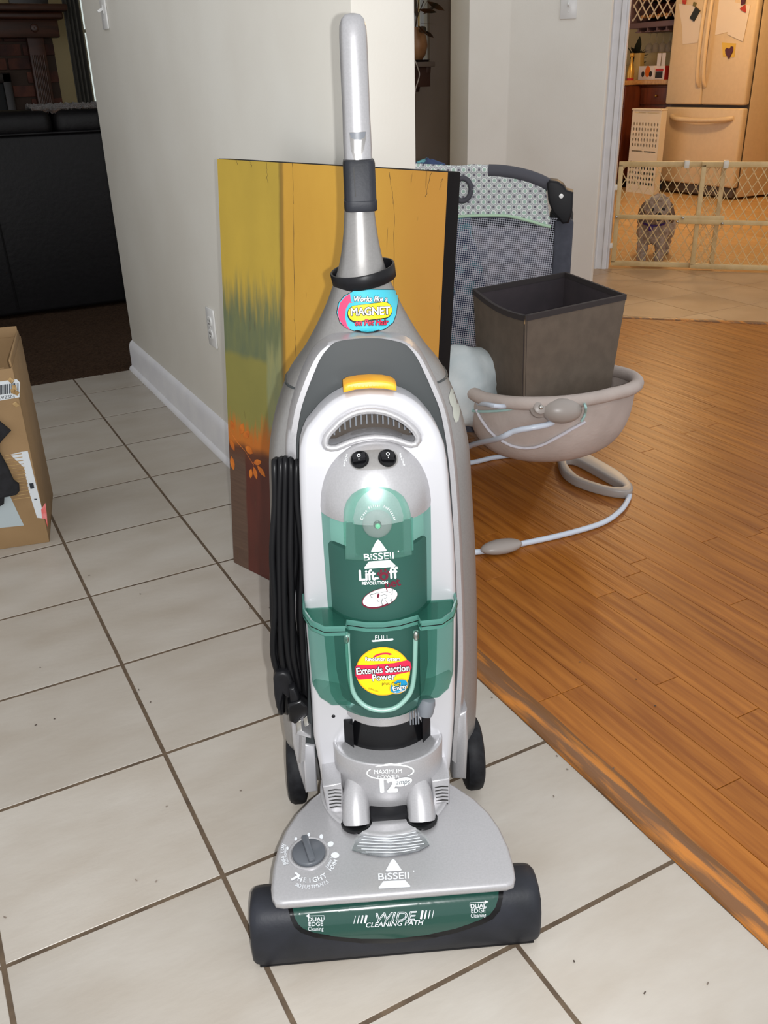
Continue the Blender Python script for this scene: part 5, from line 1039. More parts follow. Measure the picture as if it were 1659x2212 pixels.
# local: x to the right as seen, -y towards the viewer
mb = MB()
mb.sphere((0.0,0.06,0.185), (0.078,0.095,0.085)); mb.sphere((0.015,0.20,0.19), (0.075,0.14,0.075)); mb.sphere((0.02,0.32,0.195), (0.075,0.075,0.075))
mb.sphere((0.004,0.035,0.245), (0.06,0.06,0.07)); mb.sphere((0.012,0.0,0.315), (0.085,0.075,0.078)); mb.sphere((0.022,-0.055,0.292), (0.042,0.055,0.036)); mb.sphere((0.018,-0.02,0.36), (0.065,0.055,0.045)); mb.sphere((0.02,-0.04,0.262), (0.036,0.04,0.03))
for sx in (-1, 1): 
    mb.tube([(sx*0.052,0.045,0.20),(sx*0.052,0.04,0.12),(sx*0.050,0.035,0.06),(sx*0.050,0.03,0.012)], [0.042,0.034,0.029,0.027], 12); mb.sphere((sx*0.050,0.012,0.019), (0.030,0.042,0.019))
    mb.tube([(0.02+sx*0.06,0.32,0.20),(0.02+sx*0.07,0.30,0.14),(0.02+sx*0.072,0.36,0.09),(0.02+sx*0.07,0.345,0.02)], [0.06,0.048,0.03,0.026], 12); mb.sphere((0.02+sx*0.07,0.32,0.018), (0.028,0.044,0.018))
mb.tube([(0.02,0.38,0.23),(0.03,0.43,0.28),(0.04,0.44,0.33)], [0.03,0.026,0.018], 10)
body = mb.build('body', 'dog_fur', dog, smooth=80)
md = body.modifiers.new('rm', 'REMESH'); md.mode = 'VOXEL'; md.voxel_size = 0.007; md.use_smooth_shade = True; md = body.modifiers.new('sm', 'SMOOTH'); md.iterations = 6; md.factor = 0.6
tx = bpy.data.textures.new('fur', 'CLOUDS'); tx.noise_scale = 0.022; md = body.modifiers.new('fur', 'DISPLACE'); md.texture = tx; md.strength = 0.026; md.texture_coords = 'LOCAL'
for sx in (-1, 1):
    e_ = MB().sphere((0,0,0), (0.020,0.034,0.062), M=Matrix.Translation((0.012+sx*0.084,0.0,0.295)) @ Matrix.Rotation(sx*math.radians(-12),4,'Y'), seg=18, rows=12).build('ear', 'dog_ear', dog, smooth=80)
    md = e_.modifiers.new('s', 'SUBSURF'); md.levels = 1; md.render_levels = 1; md = e_.modifiers.new('fur', 'DISPLACE'); md.texture = tx; md.strength = 0.014; md.texture_coords = 'LOCAL'
    MB().sphere((0.018+sx*0.031,-0.070,0.322), 0.0105, seg=12, rows=8).build('eye', 'dog_dark', dog, smooth=70)
MB().sphere((0.023,-0.112,0.300), (0.017,0.013,0.0125), seg=14, rows=10).build('nose', 'dog_dark', dog, smooth=70); MB().tube([(0.006,-0.092,0.268),(0.023,-0.098,0.264),(0.040,-0.092,0.268)], 0.004, 8).build('mouth', 'dog_dark', dog, smooth=70)
MB().tube([(0.004+0.066*math.cos(2*PI*k/20),0.03+0.062*math.sin(2*PI*k/20),0.236-0.012*math.sin(2*PI*k/20)*-1) for k in range(21)], 0.006, 8, cap=False).build('collar', 'tag_purple', dog, smooth=60)
MB().box((-0.024,-0.064,0.196),(0.002,-0.056,0.226)).build('collar_tag', 'tag_purple', dog, bevel=0.004)

# ================================================================== LIVING ROOM
mk('leather', rgb(15,14,16), 0.5, c2=rgb(11,10,12), scale=20, bump=0.15, bscale=45, spec=0.25); mk('throw_fuzz', rgb(74,54,40), 1.0, c2=rgb(44,34,28), scale=60, bump=1.0, bscale=160, sheen=0.4)
mk('brick', rgb(96,58,46), 0.9, c2=rgb(66,44,40), scale=9, bump=0.3, bscale=60, per=0.35); mk('mortar', rgb(70,56,48), 0.95); mk('mantel_wood', rgb(78,44,30), 0.4, c2=rgb(56,32,22), scale=4, stretch=(1,8,8))
mk('curtain_grey', rgb(96,94,88), 0.9); mk('window_trim', rgb(206,204,190), 0.5); mk('firebox_dark', rgb(18,22,24), 0.6); mk('frame_dark', rgb(30,22,20), 0.4); mk('photo_paper', rgb(190,180,160), 0.6)
SX0, SX1, SY = -0.75, 1.30, 1.46
sofa = empty('leather_sofa', ((SX0+SX1)/2, SY, 0)); tag(sofa, 'black leather sofa seen from behind on the brown carpet', 'sofa')
w2 = (SX1-SX0)/2
MB().box((-w2,0,0.02),(w2,0.16,0.865)).build('back_panel', 'leather', sofa, bevel=0.018, seg=3); MB().box((-w2,0.16,0.06),(w2,0.92,0.30)).build('seat_base', 'leather', sofa, bevel=0.02)
MB().tube([(-w2+0.01,-0.004,0.868),(w2-0.01,-0.004,0.868)], 0.006, 8).build('piping', 'leather', sofa, smooth=60)
MB().tube([(-0.02,-0.003,0.86),(0.0,-0.004,0.6),(0.01,-0.003,0.05)], 0.004, 6).build('back_seam', 'leather', sofa, smooth=60)
for k in range(3):
    x0 = -w2 + k*2*w2/3; cx_ = x0 + w2/3
    MB().box((x0+0.003,0.0,0.845),(x0+2*w2/3-0.003,0.24,0.972)).build('back_cushion', 'leather', sofa, bevel=0.05, seg=4)
    MB().box((x0+0.01,0.20,0.30),(x0+2*w2/3-0.01,0.90,0.45)).build('seat_cushion', 'leather', sofa, bevel=0.04, seg=3)
for sx in (-1, 1): MB().box((sx*w2-0.10,0.02,0.04),(sx*w2+0.10,0.95,0.62)).build('armrest', 'leather', sofa, bevel=0.05, seg=4); 
for sx in (-1, 1):
    for y in (0.05,0.85): MB().box((sx*(w2-0.08)-0.03,y,0),(sx*(w2-0.08)+0.03,y+0.06,0.07)).build('foot', 'frame_dark', sofa, bevel=0.004)
random.seed(5); q0 = at_y(60, 226, SY+0.12); q1 = at_y(212, 222, SY+0.12); mb = MB()
mb.grid(lambda a, b: (q0.x + (q1.x+0.25-q0.x)*a, SY+0.03+0.20*b, 0.965 + 0.028*math.sin(PI*b) + random.uniform(-0.007,0.010)), 70, 10); tb = mb.build('fuzzy_throw', 'throw_fuzz', smooth=180, solid=0.012)
tag(tb, 'fuzzy brown throw lying along the top of the leather sofa', 'blanket')
# fireplace: brick breast, wooden surround with pilaster and mantel shelf
FY = 3.5; fp = empty('fireplace', (0.0, FY, 0)); tag(fp, 'brick fireplace with dark carved wooden mantel behind the sofa', 'fireplace')
bxr = at_y(128,150,FY).x
MB().box((-1.3,0.02,0),(bxr-0.01,0.115,1.44)).build('mortar_bed', 'mortar', fp)
fbx = at_y(26,190,FY).x; br = None
for r in range(17):
    z = 0.03 + r*0.082
    for c in range(13):
        x = bxr - 2.544 + c*0.212 - 0.106 + (0.106 if r % 2 else 0)
        if x + 0.2 > bxr+0.02: continue
        if x > -1.0 and z < 1.10 and x+0.1 < fbx: continue        # firebox opening
        if z < 0.6 and x < 0.5: continue
        if br is None: br = MB().box((0,0,0),(0.2,0.03,0.068)).build('brick', 'brick', fp, bevel=0.004); br.location = (x,0,z)
        else: link_copy(br, fp, (x, random.uniform(-0.004,0.003), z))
MB().box((-1.0,-0.01,0),(fbx,0.015,1.16)).build('firebox', 'firebox_dark', fp, bevel=0.003); MB().box((fbx-0.055,-0.04,0.0),(fbx,-0.01,1.16)).build('firebox_frame', 'frame_dark', fp, bevel=0.006); MB().box((-1.0,-0.04,1.10),(fbx,-0.01,1.16)).build('firebox_frame', 'frame_dark', fp, bevel=0.006)  # plain dark slab fills the firebox opening
MB().box((-1.35,-0.10,1.36),(at_y(127,60,FY-0.1).x,0.0,1.47)).build('frieze', 'mantel_wood', fp, bevel=0.008)
MB().box((-1.42,-0.24,1.505),(at_y(147,20,FY-0.24).x,0.02,1.545)).build('mantel_shelf', 'mantel_wood', fp, bevel=0.01); MB().box((-1.38,-0.16,1.462),(at_y(137,34,FY-0.16).x,0.02,1.506)).build('cornice', 'mantel_wood', fp, bevel=0.014, seg=3)
pa0 = at_y(70,150,FY-0.07).x; pa1 = at_y(106,150,FY-0.07).x
pil = MB().box((pa0,-0.07,0.0),(pa1,0.0,1.37)).build('pilaster', 'mantel_wood', fp, bevel=0.006)
for xx in [pa0+(pa1-pa0)*t for t in (0.2,0.4,0.6,0.8)]: MB().tube([(xx,-0.072,0.14),(xx,-0.072,1.26)], 0.007, 8).build('fluting', 'mantel_wood', pil, smooth=60)
MB().revolve([(0.0,0.0),(0.026,0.0),(0.024,0.012),(0.012,0.018),(0.0,0.014)], seg=20, M=Matrix.Translation(((pa0+pa1)/2,-0.10,1.415)) @ Matrix.Rotation(PI/2,4,'X')).build('rosette', 'mantel_wood', fp, smooth=50)
o = empty('picture_frame', (at_y(62,5,FY-0.14).x, FY-0.14, 1.545)); tag(o, 'small dark framed picture standing on the fireplace mantel', 'picture frame'); Mt = Matrix.Rotation(math.radians(-8),4,'X')
MB().box((-0.12,-0.01,0.0),(0.12,0.01,0.17), Mt).build('frame', 'frame_dark', o, bevel=0.005); MB().box((-0.09,-0.013,0.03),(0.09,-0.010,0.14), Mt).build('picture', 'photo_paper', o)
# curtain and window
cx0, cx1 = 1.135, 1.285
mb = MB(); mb.grid(lambda a, b: (at_y(150,100,3.42).x+0.105*a, 3.42+0.025*math.sin(a*26), 0.02+2.2*b), 40, 6); tag(mb.build('window_curtain', 'curtain_grey', smooth=70, solid=0.004), 'long grey curtain hanging beside the living room window', 'curtain')
wx = at_y(176,60,3.62).x
w1 = struct(MB().box((wx,3.64,0.92),(1.9,3.70,0.97)).build('window_1', 'window_trim', bevel=0.004), 'living room window bright with daylight')
for a, b_ in (((wx,3.64,0.97),(wx+0.02,3.70,2.1)),((1.85,3.64,0.97),(1.9,3.70,2.1)),((wx+0.02,3.65,1.40),(1.85,3.69,1.42)),((wx+0.02,3.65,2.05),(1.85,3.69,2.1)),((1.56,3.655,0.97),(1.585,3.685,2.05))): MB().box(a, b_).build('window_frame', 'window_trim', w1, bevel=0.003)
tint_glass('glass', (0.9,0.95,0.92,1), rgb(200,210,205), 0.05, 0.02); MB().box((wx+0.02,3.667,0.97),(1.85,3.671,2.05)).build('pane', 'glass', w1)

# ================================================================== DIM BACK ROOM
mk('walnut', rgb(74,48,38), 0.5, c2=rgb(60,38,30), scale=5); mk('shelf_top', rgb(112,98,88), 0.5); mk('pot_tan', rgb(176,132,92), 0.35, c2=rgb(150,104,66), scale=12); mk('leaf_dark', rgb(46,42,28), 0.6, c2=rgb(96,62,34), scale=20); mk('cable_white', rgb(196,188,180), 0.5); mk('blind_white', rgb(226,232,234), 0.6)
BY = 2.0
w2_ = struct(MB().box((2.0,BY+0.0,1.10),(3.07,BY+0.1,1.125)).build('window_2', 'window_trim', bevel=0.003), 'back room window behind the plant')
for a, b_ in (((3.04,BY+0.03,1.125),(3.07,BY+0.08,2.05)),((2.0,BY+0.03,1.125),(2.03,BY+0.08,2.05)),((2.55,BY+0.03,1.125),(2.58,BY+0.08,2.05))): MB().box(a, b_).build('window_frame', 'window_trim', w2_, bevel=0.003)
MB().box((2.03,BY+0.05,1.125),(3.04,BY+0.054,2.05)).build('pane', 'glass', w2_)
for k in range(10): MB().box((2.60+k*0.045,BY+0.012,1.13),(2.628+k*0.045,BY+0.015,2.03), Matrix.Translation((0,0,0))).build('blind_slat', 'blind_white', w2_)
shf = empty('wall_shelf', (2.75, BY, 1.10)); tag(shf, 'dark wooden wall shelf with scrolled bracket under the back room window', 'shelf')
zt = at_y(905,134,BY-0.16).z; xr = at_y(933,140,BY-0.16).x
MB().box((-0.5,-0.20,zt-1.10-0.028),(xr-2.75,0.0,zt-1.10)).build('shelf_board', 'shelf_top', shf, bevel=0.004); zb_ = zt-1.10-0.028
MB().prism([(0,zb_),(-0.18,zb_),(-0.175,zb_-0.035),(-0.13,zb_-0.04),(-0.10,zb_-0.07),(-0.05,zb_-0.10),(-0.035,zb_-0.14),(0,zb_-0.14)], xr-2.75-0.05, xr-2.75-0.018, Matrix(((0,0,1,0),(1,0,0,0),(0,1,0,0),(0,0,0,1)))).build('bracket', 'walnut', shf, bevel=0.003)
MB().box((-0.49,-0.175,zb_-0.11),(xr-2.75-0.02,-0.15,zb_)).build('apron', 'walnut', shf, bevel=0.003)
pc_ = at_y(893, 95, BY-0.10); pot = empty('potted_plant', (pc_.x, BY-0.10, zt)); tag(pot, 'tan pot with dark trailing plant on the wall shelf', 'plant')
ph = 0.19; MB().revolve([(0.0,0.0),(0.045,0.0),(0.075,0.04),(0.088,0.09),(0.080,0.14),(0.058,0.175),(0.062,ph),(0.052,ph),(0.050,0.17),(0.0,0.165)], seg=28).build('pot', 'pot_tan', pot, smooth=50); MB().revolve([(0.0,0.0),(0.09,0.0),(0.1,0.012),(0.0,0.008)], seg=24).build('saucer', 'frame_dark', pot, smooth=40)
random.seed(21)
for k in range(26):
    a = random.uniform(0, 2*PI); r = random.uniform(0.04, 0.15); z = ph + random.uniform(-0.06, 0.20); Ln = random.uniform(0.07,0.14); W_ = random.uniform(0.012,0.024)
    pts = [(0,0)] + [(Ln*t, W_*math.sin(PI*t)) for t in (0.25,0.5,0.75)] + [(Ln,0)] + [(Ln*t, -W_*math.sin(PI*t)) for t in (0.75,0.5,0.25)]
    Mx = Matrix.Translation((r*math.cos(a)*0.6, r*math.sin(a)*0.4-0.02, z)) @ Matrix.Rotation(a,4,'Z') @ Matrix.Rotation(random.uniform(-0.9,0.9),4,'Y') @ Matrix.Rotation(random.uniform(-1,1),4,'X')
    MB().prism(pts, 0, 0.0015, Mx).build('leaf', 'leaf_dark', pot)
for k in range(6): a = k*1.05; MB().tube([(0.01*math.cos(a),0.01*math.sin(a),0.165),(0.03*math.cos(a),0.02*math.sin(a),0.25),(0.07*math.cos(a),0.04*math.sin(a)-0.01,0.33+0.02*k)], 0.003, 6).build('stem', 'leaf_dark', pot, smooth=60)
cq = [at_y(u, v, BY-0.21) for u, v in ((896,130),(902,146),(906,160),(903,175),(898,190),(896,204))]
tag(MB().tube(spline(cq, 4), 0.004, 8).build('hanging_cable', 'cable_white', smooth=60), 'white cable hanging down in front of the wall shelf', 'cable')

# ================================================================== KITCHEN
mk('fridge_cream', rgb(226,204,172), 0.35, c2=rgb(222,200,168), scale=30); mk('fridge_gap', rgb(96,84,76), 0.6); mk('cherry', rgb(112,52,26), 0.4, c2=rgb(88,38,18), scale=4, stretch=(6,6,1)); mk('laminate', rgb(200,156,104), 0.35, c2=rgb(180,134,84), scale=40)
mk('rack_mauve', rgb(116,92,98), 0.45); mk('paper_white', rgb(232,220,210), 0.7); mk('magnet_black', rgb(34,36,34), 0.5); mk('magnet_red', rgb(186,58,44), 0.5); mk('magnet_plum', rgb(84,30,48), 0.4); mk('patch_yellow', rgb(226,190,90), 0.7); mk('magnet_olive', rgb(120,110,60), 0.5)
mk('hamper_white', rgb(232,222,206), 0.5); mk('carton_white', rgb(224,218,222), 0.5); mk('carton_red', rgb(186,44,40), 0.5); mk('carton_black', rgb(36,28,30), 0.5); mk('fruit_orange', rgb(226,112,30), 0.5); mk('bottle_glass', rgb(40,34,22), 0.15); mk('cork_tan', rgb(196,140,84), 0.6); mk('gold_jar', rgb(206,160,70), 0.3, 0.4); mk('plant_green', rgb(34,40,30), 0.6); mk('bag_gold', rgb(190,160,96), 0.5)
tint_glass('stemware', (0.92,0.92,0.92,1), rgb(190,180,172), 0.18, 0.05); mk('laundry', rgb(120,130,140), 0.9, c2=rgb(70,96,90), scale=30)
FX = 6.5
def fx(u, v, x=FX): q = at_x(u, v, x); return q.y, q.z
yl_, zt_ = fx(1439,228); yr_, _ = fx(1610,232); ym_, _ = fx(1515,229); zs_ = zt_
fr = empty('refrigerator', (FX, (yl_+yr_)/2, 0)); tag(fr, 'cream french door refrigerator with bottom freezer drawer in the kitchen', 'refrigerator'); fy = (yl_+yr_)/2
MB().box((0.06,yr_-fy+0.005,0.02),(0.74,yl_-fy-0.005,1.74)).build('cabinet_body', 'fridge_cream', fr, bevel=0.012)
MB().box((0.045,yr_-fy+0.01,0.10),(0.062,yl_-fy-0.01,1.73)).build('door_gasket', 'fridge_gap', fr)
for a, b_ in ((ym_-fy+0.004, yl_-fy), (yr_-fy, ym_-fy-0.004)): MB().box((-0.02,a,zs_+0.012),(0.048,b_,1.76)).build('door', 'fridge_cream', fr, bevel=0.018, seg=3)
MB().box((-0.02,yr_-fy,0.105),(0.048,yl_-fy,zs_-0.012)).build('freezer_drawer', 'fridge_cream', fr, bevel=0.018, seg=3); MB().box((0.02,yr_-fy+0.03,0.02),(0.06,yl_-fy-0.03,0.10)).build('toe_grille', 'fridge_gap', fr, bevel=0.004)
for sgn in (1, -1):
    yh = ym_-fy+sgn*0.035; mb = MB(); mb.tube(spline([(-0.018,yh,zs_+0.16),(-0.055,yh,zs_+0.24),(-0.07,yh,zs_+0.5),(-0.055,yh,zs_+0.86),(-0.018,yh,zs_+0.95)],5), 0.017, 10); mb.build('door_handle', 'fridge_cream', fr, smooth=60)
MB().tube(spline([(-0.016,yr_-fy+0.10,zs_-0.09),(-0.06,yr_-fy+0.20,zs_-0.105),(-0.075,0,zs_-0.115),(-0.06,yl_-fy-0.20,zs_-0.105),(-0.016,yl_-fy-0.10,zs_-0.09)],6), 0.022, 10).build('drawer_handle', 'fridge_cream', fr, smooth=60)
def on_fridge(name, pts, mat, label, cat, t=0.003, off=0.0, group=None):
    q = [fx(u, v, FX-0.021) for u, v in pts]; o = MB().prism([(y, z) for y, z in q], 0, t, Matrix(((0,0,-1,FX-0.0205-off),(1,0,0,0),(0,1,0,0),(0,0,0,1)))).build(name, mat); return tag(o, label, cat, group)
on_fridge('note_paper', [(1466,8),(1500,12),(1520,38),(1507,92),(1475,96),(1474,60)], 'paper_white', 'white paper sheet held to the left refrigerator door', 'paper')
on_fridge('note_paper', [(1556,-20),(1590,-20),(1584,66),(1545,76)], 'paper_white', 'long white paper sheet on the right refrigerator door', 'paper')
on_fridge('note_paper', [(1588,5),(1622,12),(1606,90),(1572,74)], 'paper_white', 'tilted white paper sheet overlapping the long sheet on the refrigerator', 'paper', off=0.004)
on_fridge('note_paper', [(1560,92),(1590,94),(1586,124),(1562,122)], 'patch_yellow', 'small yellow patch behind the heart magnet', 'paper')  # thin yellow patch on the door round the heart magnet
on_fridge('heart_magnet', [(1576,127),(1569,116),(1568,107),(1572,103),(1577,106),(1581,100),(1585,101),(1585,110)], 'magnet_plum', 'dark plum heart shaped magnet on the refrigerator door', 'magnet', 0.008, 0.004)
on_fridge('clip_magnet', [(1505,15),(1514,23),(1501,46),(1492,39)], 'magnet_black', 'black rectangular clip magnet on the left refrigerator door', 'magnet', 0.012, 0.004)
on_fridge('red_magnet', [(1601,18),(1612,10),(1613,27),(1604,22)], 'magnet_red', 'small red magnet near the refrigerator edge', 'magnet', 0.01, 0.008)
on_fridge('plum_magnet', [(1604,-4),(1613,-4),(1611,8),(1603,11)], 'magnet_plum', 'small plum magnet above the red magnet', 'magnet', 0.01, 0.008)
on_fridge('olive_magnet', [(1476,0),(1484,0),(1482,9),(1477,8)], 'magnet_red', 'tiny brick coloured magnet at the corner of the left sheet', 'magnet', 0.01, 0.004)
on_fridge('dangling_magnet', [(1500,4),(1506,6),(1503,15),(1498,12)], 'magnet_olive', 'tiny olive magnet above the black clip', 'magnet', 0.008, 0.004)
# laundry hamper with punched sides
hx_ = 6.28; ya, za_ = fx(1367,236,hx_); yb2, zb2_ = fx(1430,233,hx_); HB = 0.02; hw = ya-yb2
ham = empty('laundry_hamper', (hx_, (ya+yb2)/2, 0)); tag(ham, 'white plastic laundry hamper with round holes beside the refrigerator', 'laundry hamper')
hh = za_; holes = []
for z0_, rows in ((0.30*hh/0.74,5),(0.10*hh/0.74,4)):
    pass
for (zc0, rows) in ((hh*0.88, 5), (hh*0.42, 5)):
    for r in range(rows):
        for c in range(9): 
            cy_ = -hw/2+0.035+(hw-0.07)*c/8; cz_ = zc0 - r*hh*0.062 - hh*0.05; holes.append([(cy_+0.011*math.cos(2*PI*k/10), cz_+0.015*math.sin(2*PI*k/10)) for k in range(10)])
slots = [[(-hw/2+0.03,zz),(-0.01,zz),(-0.01,zz+0.012),(-hw/2+0.03,zz+0.012)] for zz in (hh*0.955, hh*0.50)] + [[(0.01,zz),(hw/2-0.03,zz),(hw/2-0.03,zz+0.012),(0.01,zz+0.012)] for zz in (hh*0.955, hh*0.50)]
me = plate([[(-hw/2,0.0),(hw/2,0.0),(hw/2,hh),(-hw/2,hh)]] + holes + slots, 0, 0.004); mapmesh(me, lambda p: Vector((p.z, p.x, p.y))); finish('front_panel', me, 'hamper_white', ham)
hd = 0.07
for y in (-hw/2, hw/2-0.004): MB().box((0.004,y,0),(hd,y+0.004,hh)).build('side_panel', 'hamper_white', ham)
MB().box((hd-0.004,-hw/2+0.004,0),(hd,hw/2-0.004,hh)).build('back_panel', 'hamper_white', ham); MB().box((0.004,-hw/2+0.004,0),(hd-0.004,hw/2-0.004,0.006)).build('base', 'hamper_white', ham)
MB().tube([(-0.002,-hw/2,hh),(-0.002,hw/2,hh),(hd,hw/2,hh),(hd,-hw/2,hh),(-0.002,-hw/2,hh)], 0.008, 8).build('rim', 'hamper_white', ham, smooth=60)
lump('folded_laundry', (hx_+hd/2, (ya+yb2)/2-0.04, 0.19), (0.022,hw*0.30,0.18), 'laundry', 'grey and green clothes inside the white laundry hamper', 'laundry', 0.15, 14)
# base cabinets, worktop and wine rack
CX = 6.62; cyr, czt = fx(1438,172,CX); cyl, czl = fx(1388,172,CX); ctop = czt
def cabinet(name, x0, y0, y1, label, doors):
    o = empty(name, (x0, (y0+y1)/2, 0)); w = (y1-y0)/2; d = 7.22-x0; tag(o, label, 'cabinet', None)
    MB().box((0.02,-w,0.08),(d,w,ctop-0.045)).build('carcass', 'cherry', o, bevel=0.003); MB().box((0.07,-w,0),(d,w,0.08)).build('toe_kick', 'frame_dark', o)
    for k in range(doors):
        a = -w + 2*w*k/doors + 0.012; b = -w + 2*w*(k+1)/doors - 0.012
        dr = MB().box((0.0,a,0.11),(0.02,b,ctop-0.24)).build('door', 'cherry', o, bevel=0.004); MB().box((-0.008,a+0.06,0.17),(0.0,b-0.06,ctop-0.30)).build('raised_panel', 'cherry', dr, bevel=0.007); MB().sphere((-0.016,b-0.03,ctop-0.32), 0.012, seg=12, rows=8).build('knob', 'brass', dr, smooth=60)
        dw = MB().box((0.0,a,ctop-0.215),(0.02,b,ctop-0.065)).build('drawer', 'cherry', o, bevel=0.004); MB().sphere((-0.014,(a+b)/2,ctop-0.14), 0.012, seg=12, rows=8).build('knob', 'brass', dw, smooth=60)
    return o
cabinet('base_cabinet', CX, yl_+0.02, cyl+0.02, 'cherry base cabinet between the refrigerator and the corner cabinet', 1)
cx2 = 6.42; y2a = cyl+0.03
cabinet('corner_cabinet', cx2, y2a, y2a+1.4, 'cherry corner base cabinet standing forward of its neighbour', 2)
wt = MB().prism([(CX-0.03,yl_+0.02),(7.24,yl_+0.02),(7.24,y2a+1.42),(cx2-0.03,y2a+1.42),(cx2-0.03,y2a-0.02),(CX-0.03,y2a-0.02)], ctop-0.042, ctop).build('kitchen_worktop', 'laminate', bevel=0.006); tag(wt, 'tan laminate worktop over the cherry base cabinets', 'worktop')
RXx = 6.85; ry0, rz0 = fx(1458,55,RXx); ry1, rz1 = fx(1362,52,RXx); rb0 = min(rz0, rz1)
rack = empty('wine_rack', (RXx, (ry0+ry1)/2, rb0)); tag(rack, 'wooden wine rack cabinet hung above the worktop', 'wine rack'); rw = (ry1-ry0)/2 + 0.05
MB().box((0,-rw,0),(0.36,rw,0.05)).build('bottom_board', 'rack_mauve', rack, bevel=0.006); MB().box((0.34,-rw,0.05),(0.36,rw,0.75)).build('back_board', 'cherry', rack)
for y in (-rw, rw-0.05): MB().box((0,y,0.05),(0.34,y+0.05,0.75)).build('side_board', 'rack_mauve', rack, bevel=0.006)
for k in range(7):
    y = -rw+0.08+k*0.115
    for sg in (1,-1):
        ya_, yb_2 = y, y+sg*0.34
        if max(ya_,yb_2) > rw-0.05 or min(ya_,yb_2) < -rw+0.05: yb_2 = max(min(yb_2, rw-0.05), -rw+0.05)
        MB().tube([(0.02,ya_,0.07),(0.02,yb_2,0.07+abs(yb_2-ya_)*1.15)], 0.007, 6).build('lattice_bar', 'hamper_white', rack)
for k in range(4):
    MB().box((0.02,-0.22+k*0.13,-0.04),(0.34,-0.14+k*0.13,-0.028)).build('stemware_rail', 'rack_mauve', rack, bevel=0.003); MB().box((0.02,-0.19+k*0.13,-0.03),(0.34,-0.17+k*0.13,0.0)).build('rail_web', 'rack_mauve', rack)
for k, (u, v) in enumerate(((1395,8),(1412,4),(1426,22),(1440,36),(1405,26),(1430,4),(1400,40),(1422,40))):
    y = (ry0+ry1)/2 - 0.165 + (k%4)*0.11; z = rb0 + 0.10 + (k//4)*0.15; b = MB().revolve([(0.0,0.0),(0.013,0.0),(0.013,0.07),(0.017,0.075),(0.030,0.12),(0.033,0.15),(0.033,0.28),(0.0,0.28)], seg=16, M=Matrix.Translation((RXx+0.02,y,max(z,rb0+0.085))) @ Matrix.Rotation(PI/2,4,'Y')).build('wine_bottle', 'bottle_glass', smooth=50); 
    c = MB().revolve([(0.0,-0.006),(0.0145,-0.006),(0.0145,0.05),(0.0,0.05)], seg=14, M=Matrix.Translation((RXx+0.02,y,max(z,rb0+0.085))) @ Matrix.Rotation(PI/2,4,'Y')).build('capsule', 'cork_tan', b, smooth=50); tag(b, 'dark wine bottle lying in the wine rack', 'bottle', 'bottles lying in the wine rack')
gp = None
for k, u in enumerate((1408,1417,1426,1435,1444)):
    y = (ry0+ry1)/2 - 0.25 + k*0.092; M_ = Matrix.Identity(4)
    if gp is None:
        gp = MB().revolve([(0.034,0.0),(0.036,0.002),(0.010,0.006),(0.004,0.012),(0.004,0.075),(0.012,0.085),(0.036,0.11),(0.041,0.145),(0.034,0.175),(0.033,0.175),(0.039,0.145),(0.034,0.112),(0.010,0.09),(0.0,0.09)], seg=18, M=Matrix.Rotation(PI,4,'X')).build('wine_glass', 'stemware', smooth=50); o = gp
    else: o = link_copy(gp)
    o.location = (RXx+0.10, y, rb0-0.045); tag(o, 'clear wine glass hanging upside down under the wine rack', 'glass', 'wine glasses under the rack')
# things standing on the worktop
def standing(name, u0, v0, u1, v1, x, mat, label, cat, d=0.06):
    y0, _ = fx(u0, v1, x); y1, z1 = fx(u1, v0, x); o = empty(name, (x, (y0+y1)/2, ctop)); tag(o, label, cat); return o, abs(y0-y1)/2, max(z1-ctop, 0.05), d
o, w, hgt, d = standing('cookie_carton', 1378,142,1414,170,6.66,'carton_white','white carton with orange picture on the worktop','carton')
MB().box((0,-w,0),(d,w,hgt)).build('carton_body', 'carton_white', o, bevel=0.003); MB().prism([(0.028*math.cos(2*PI*k/16)*1.2-0.02, hgt*0.6+0.05*math.sin(2*PI*k/16)) for k in range(16)], 0, 0.002, Matrix(((0,0,-1,0),(1,0,0,0),(0,1,0,0),(0,0,0,1)))).build('printed_fruit', 'fruit_orange', o)
for yy in (0.4,-0.6): MB().prism([(yy*w+0.02*math.cos(2*PI*k/12), hgt*0.42+0.026*math.sin(2*PI*k/12)) for k in range(12)], 0, 0.003, Matrix(((0,0,-1,0),(1,0,0,0),(0,1,0,0),(0,0,0,1)))).build('printed_spot', 'carton_black', o)
o, w, hgt, d = standing('snack_box', 1414,142,1437,170,6.68,'carton_white','white and red box with raised lid flaps on the worktop','carton')
MB().box((0,-w,0),(0.09,w,hgt)).build('box_body', 'carton_white', o, bevel=0.002); MB().box((-0.002,-w*0.6,0.015),(0,w*0.9,hgt*0.6)).build('printed_panel', 'carton_black', o); MB().box((-0.002,-w*0.7,hgt*0.62),(0,w*0.95,hgt*0.8)).build('red_band', 'carton_red', o); MB().box((0.0,-w-0.003,0),(0.09,-w,hgt)).build('red_side', 'carton_red', o)
for yy in (0.45,-0.5): MB().box((0.0,yy*w-w*0.38,hgt),(0.003,yy*w+w*0.38,hgt+0.11), Matrix.Translation((0.0,0,0))).build('lid_flap', 'carton_white', o)
o, w, hgt, d = standing('honey_bottle', 1355,120,1372,170,6.50,'gold_jar','golden bottle with red base standing at the worktop edge','bottle')
MB().revolve([(0.0,0.0),(0.032,0.0),(0.034,0.02),(0.0,0.02)], seg=18).build('base', 'carton_red', o, smooth=40); MB().revolve([(0.0,0.02),(0.034,0.02),(0.036,0.07),(0.024,0.12),(0.012,0.16),(0.012,0.20),(0.022,0.21),(0.022,0.235),(0.0,0.24)], seg=18).build('bottle_body', 'gold_jar', o, smooth=40)
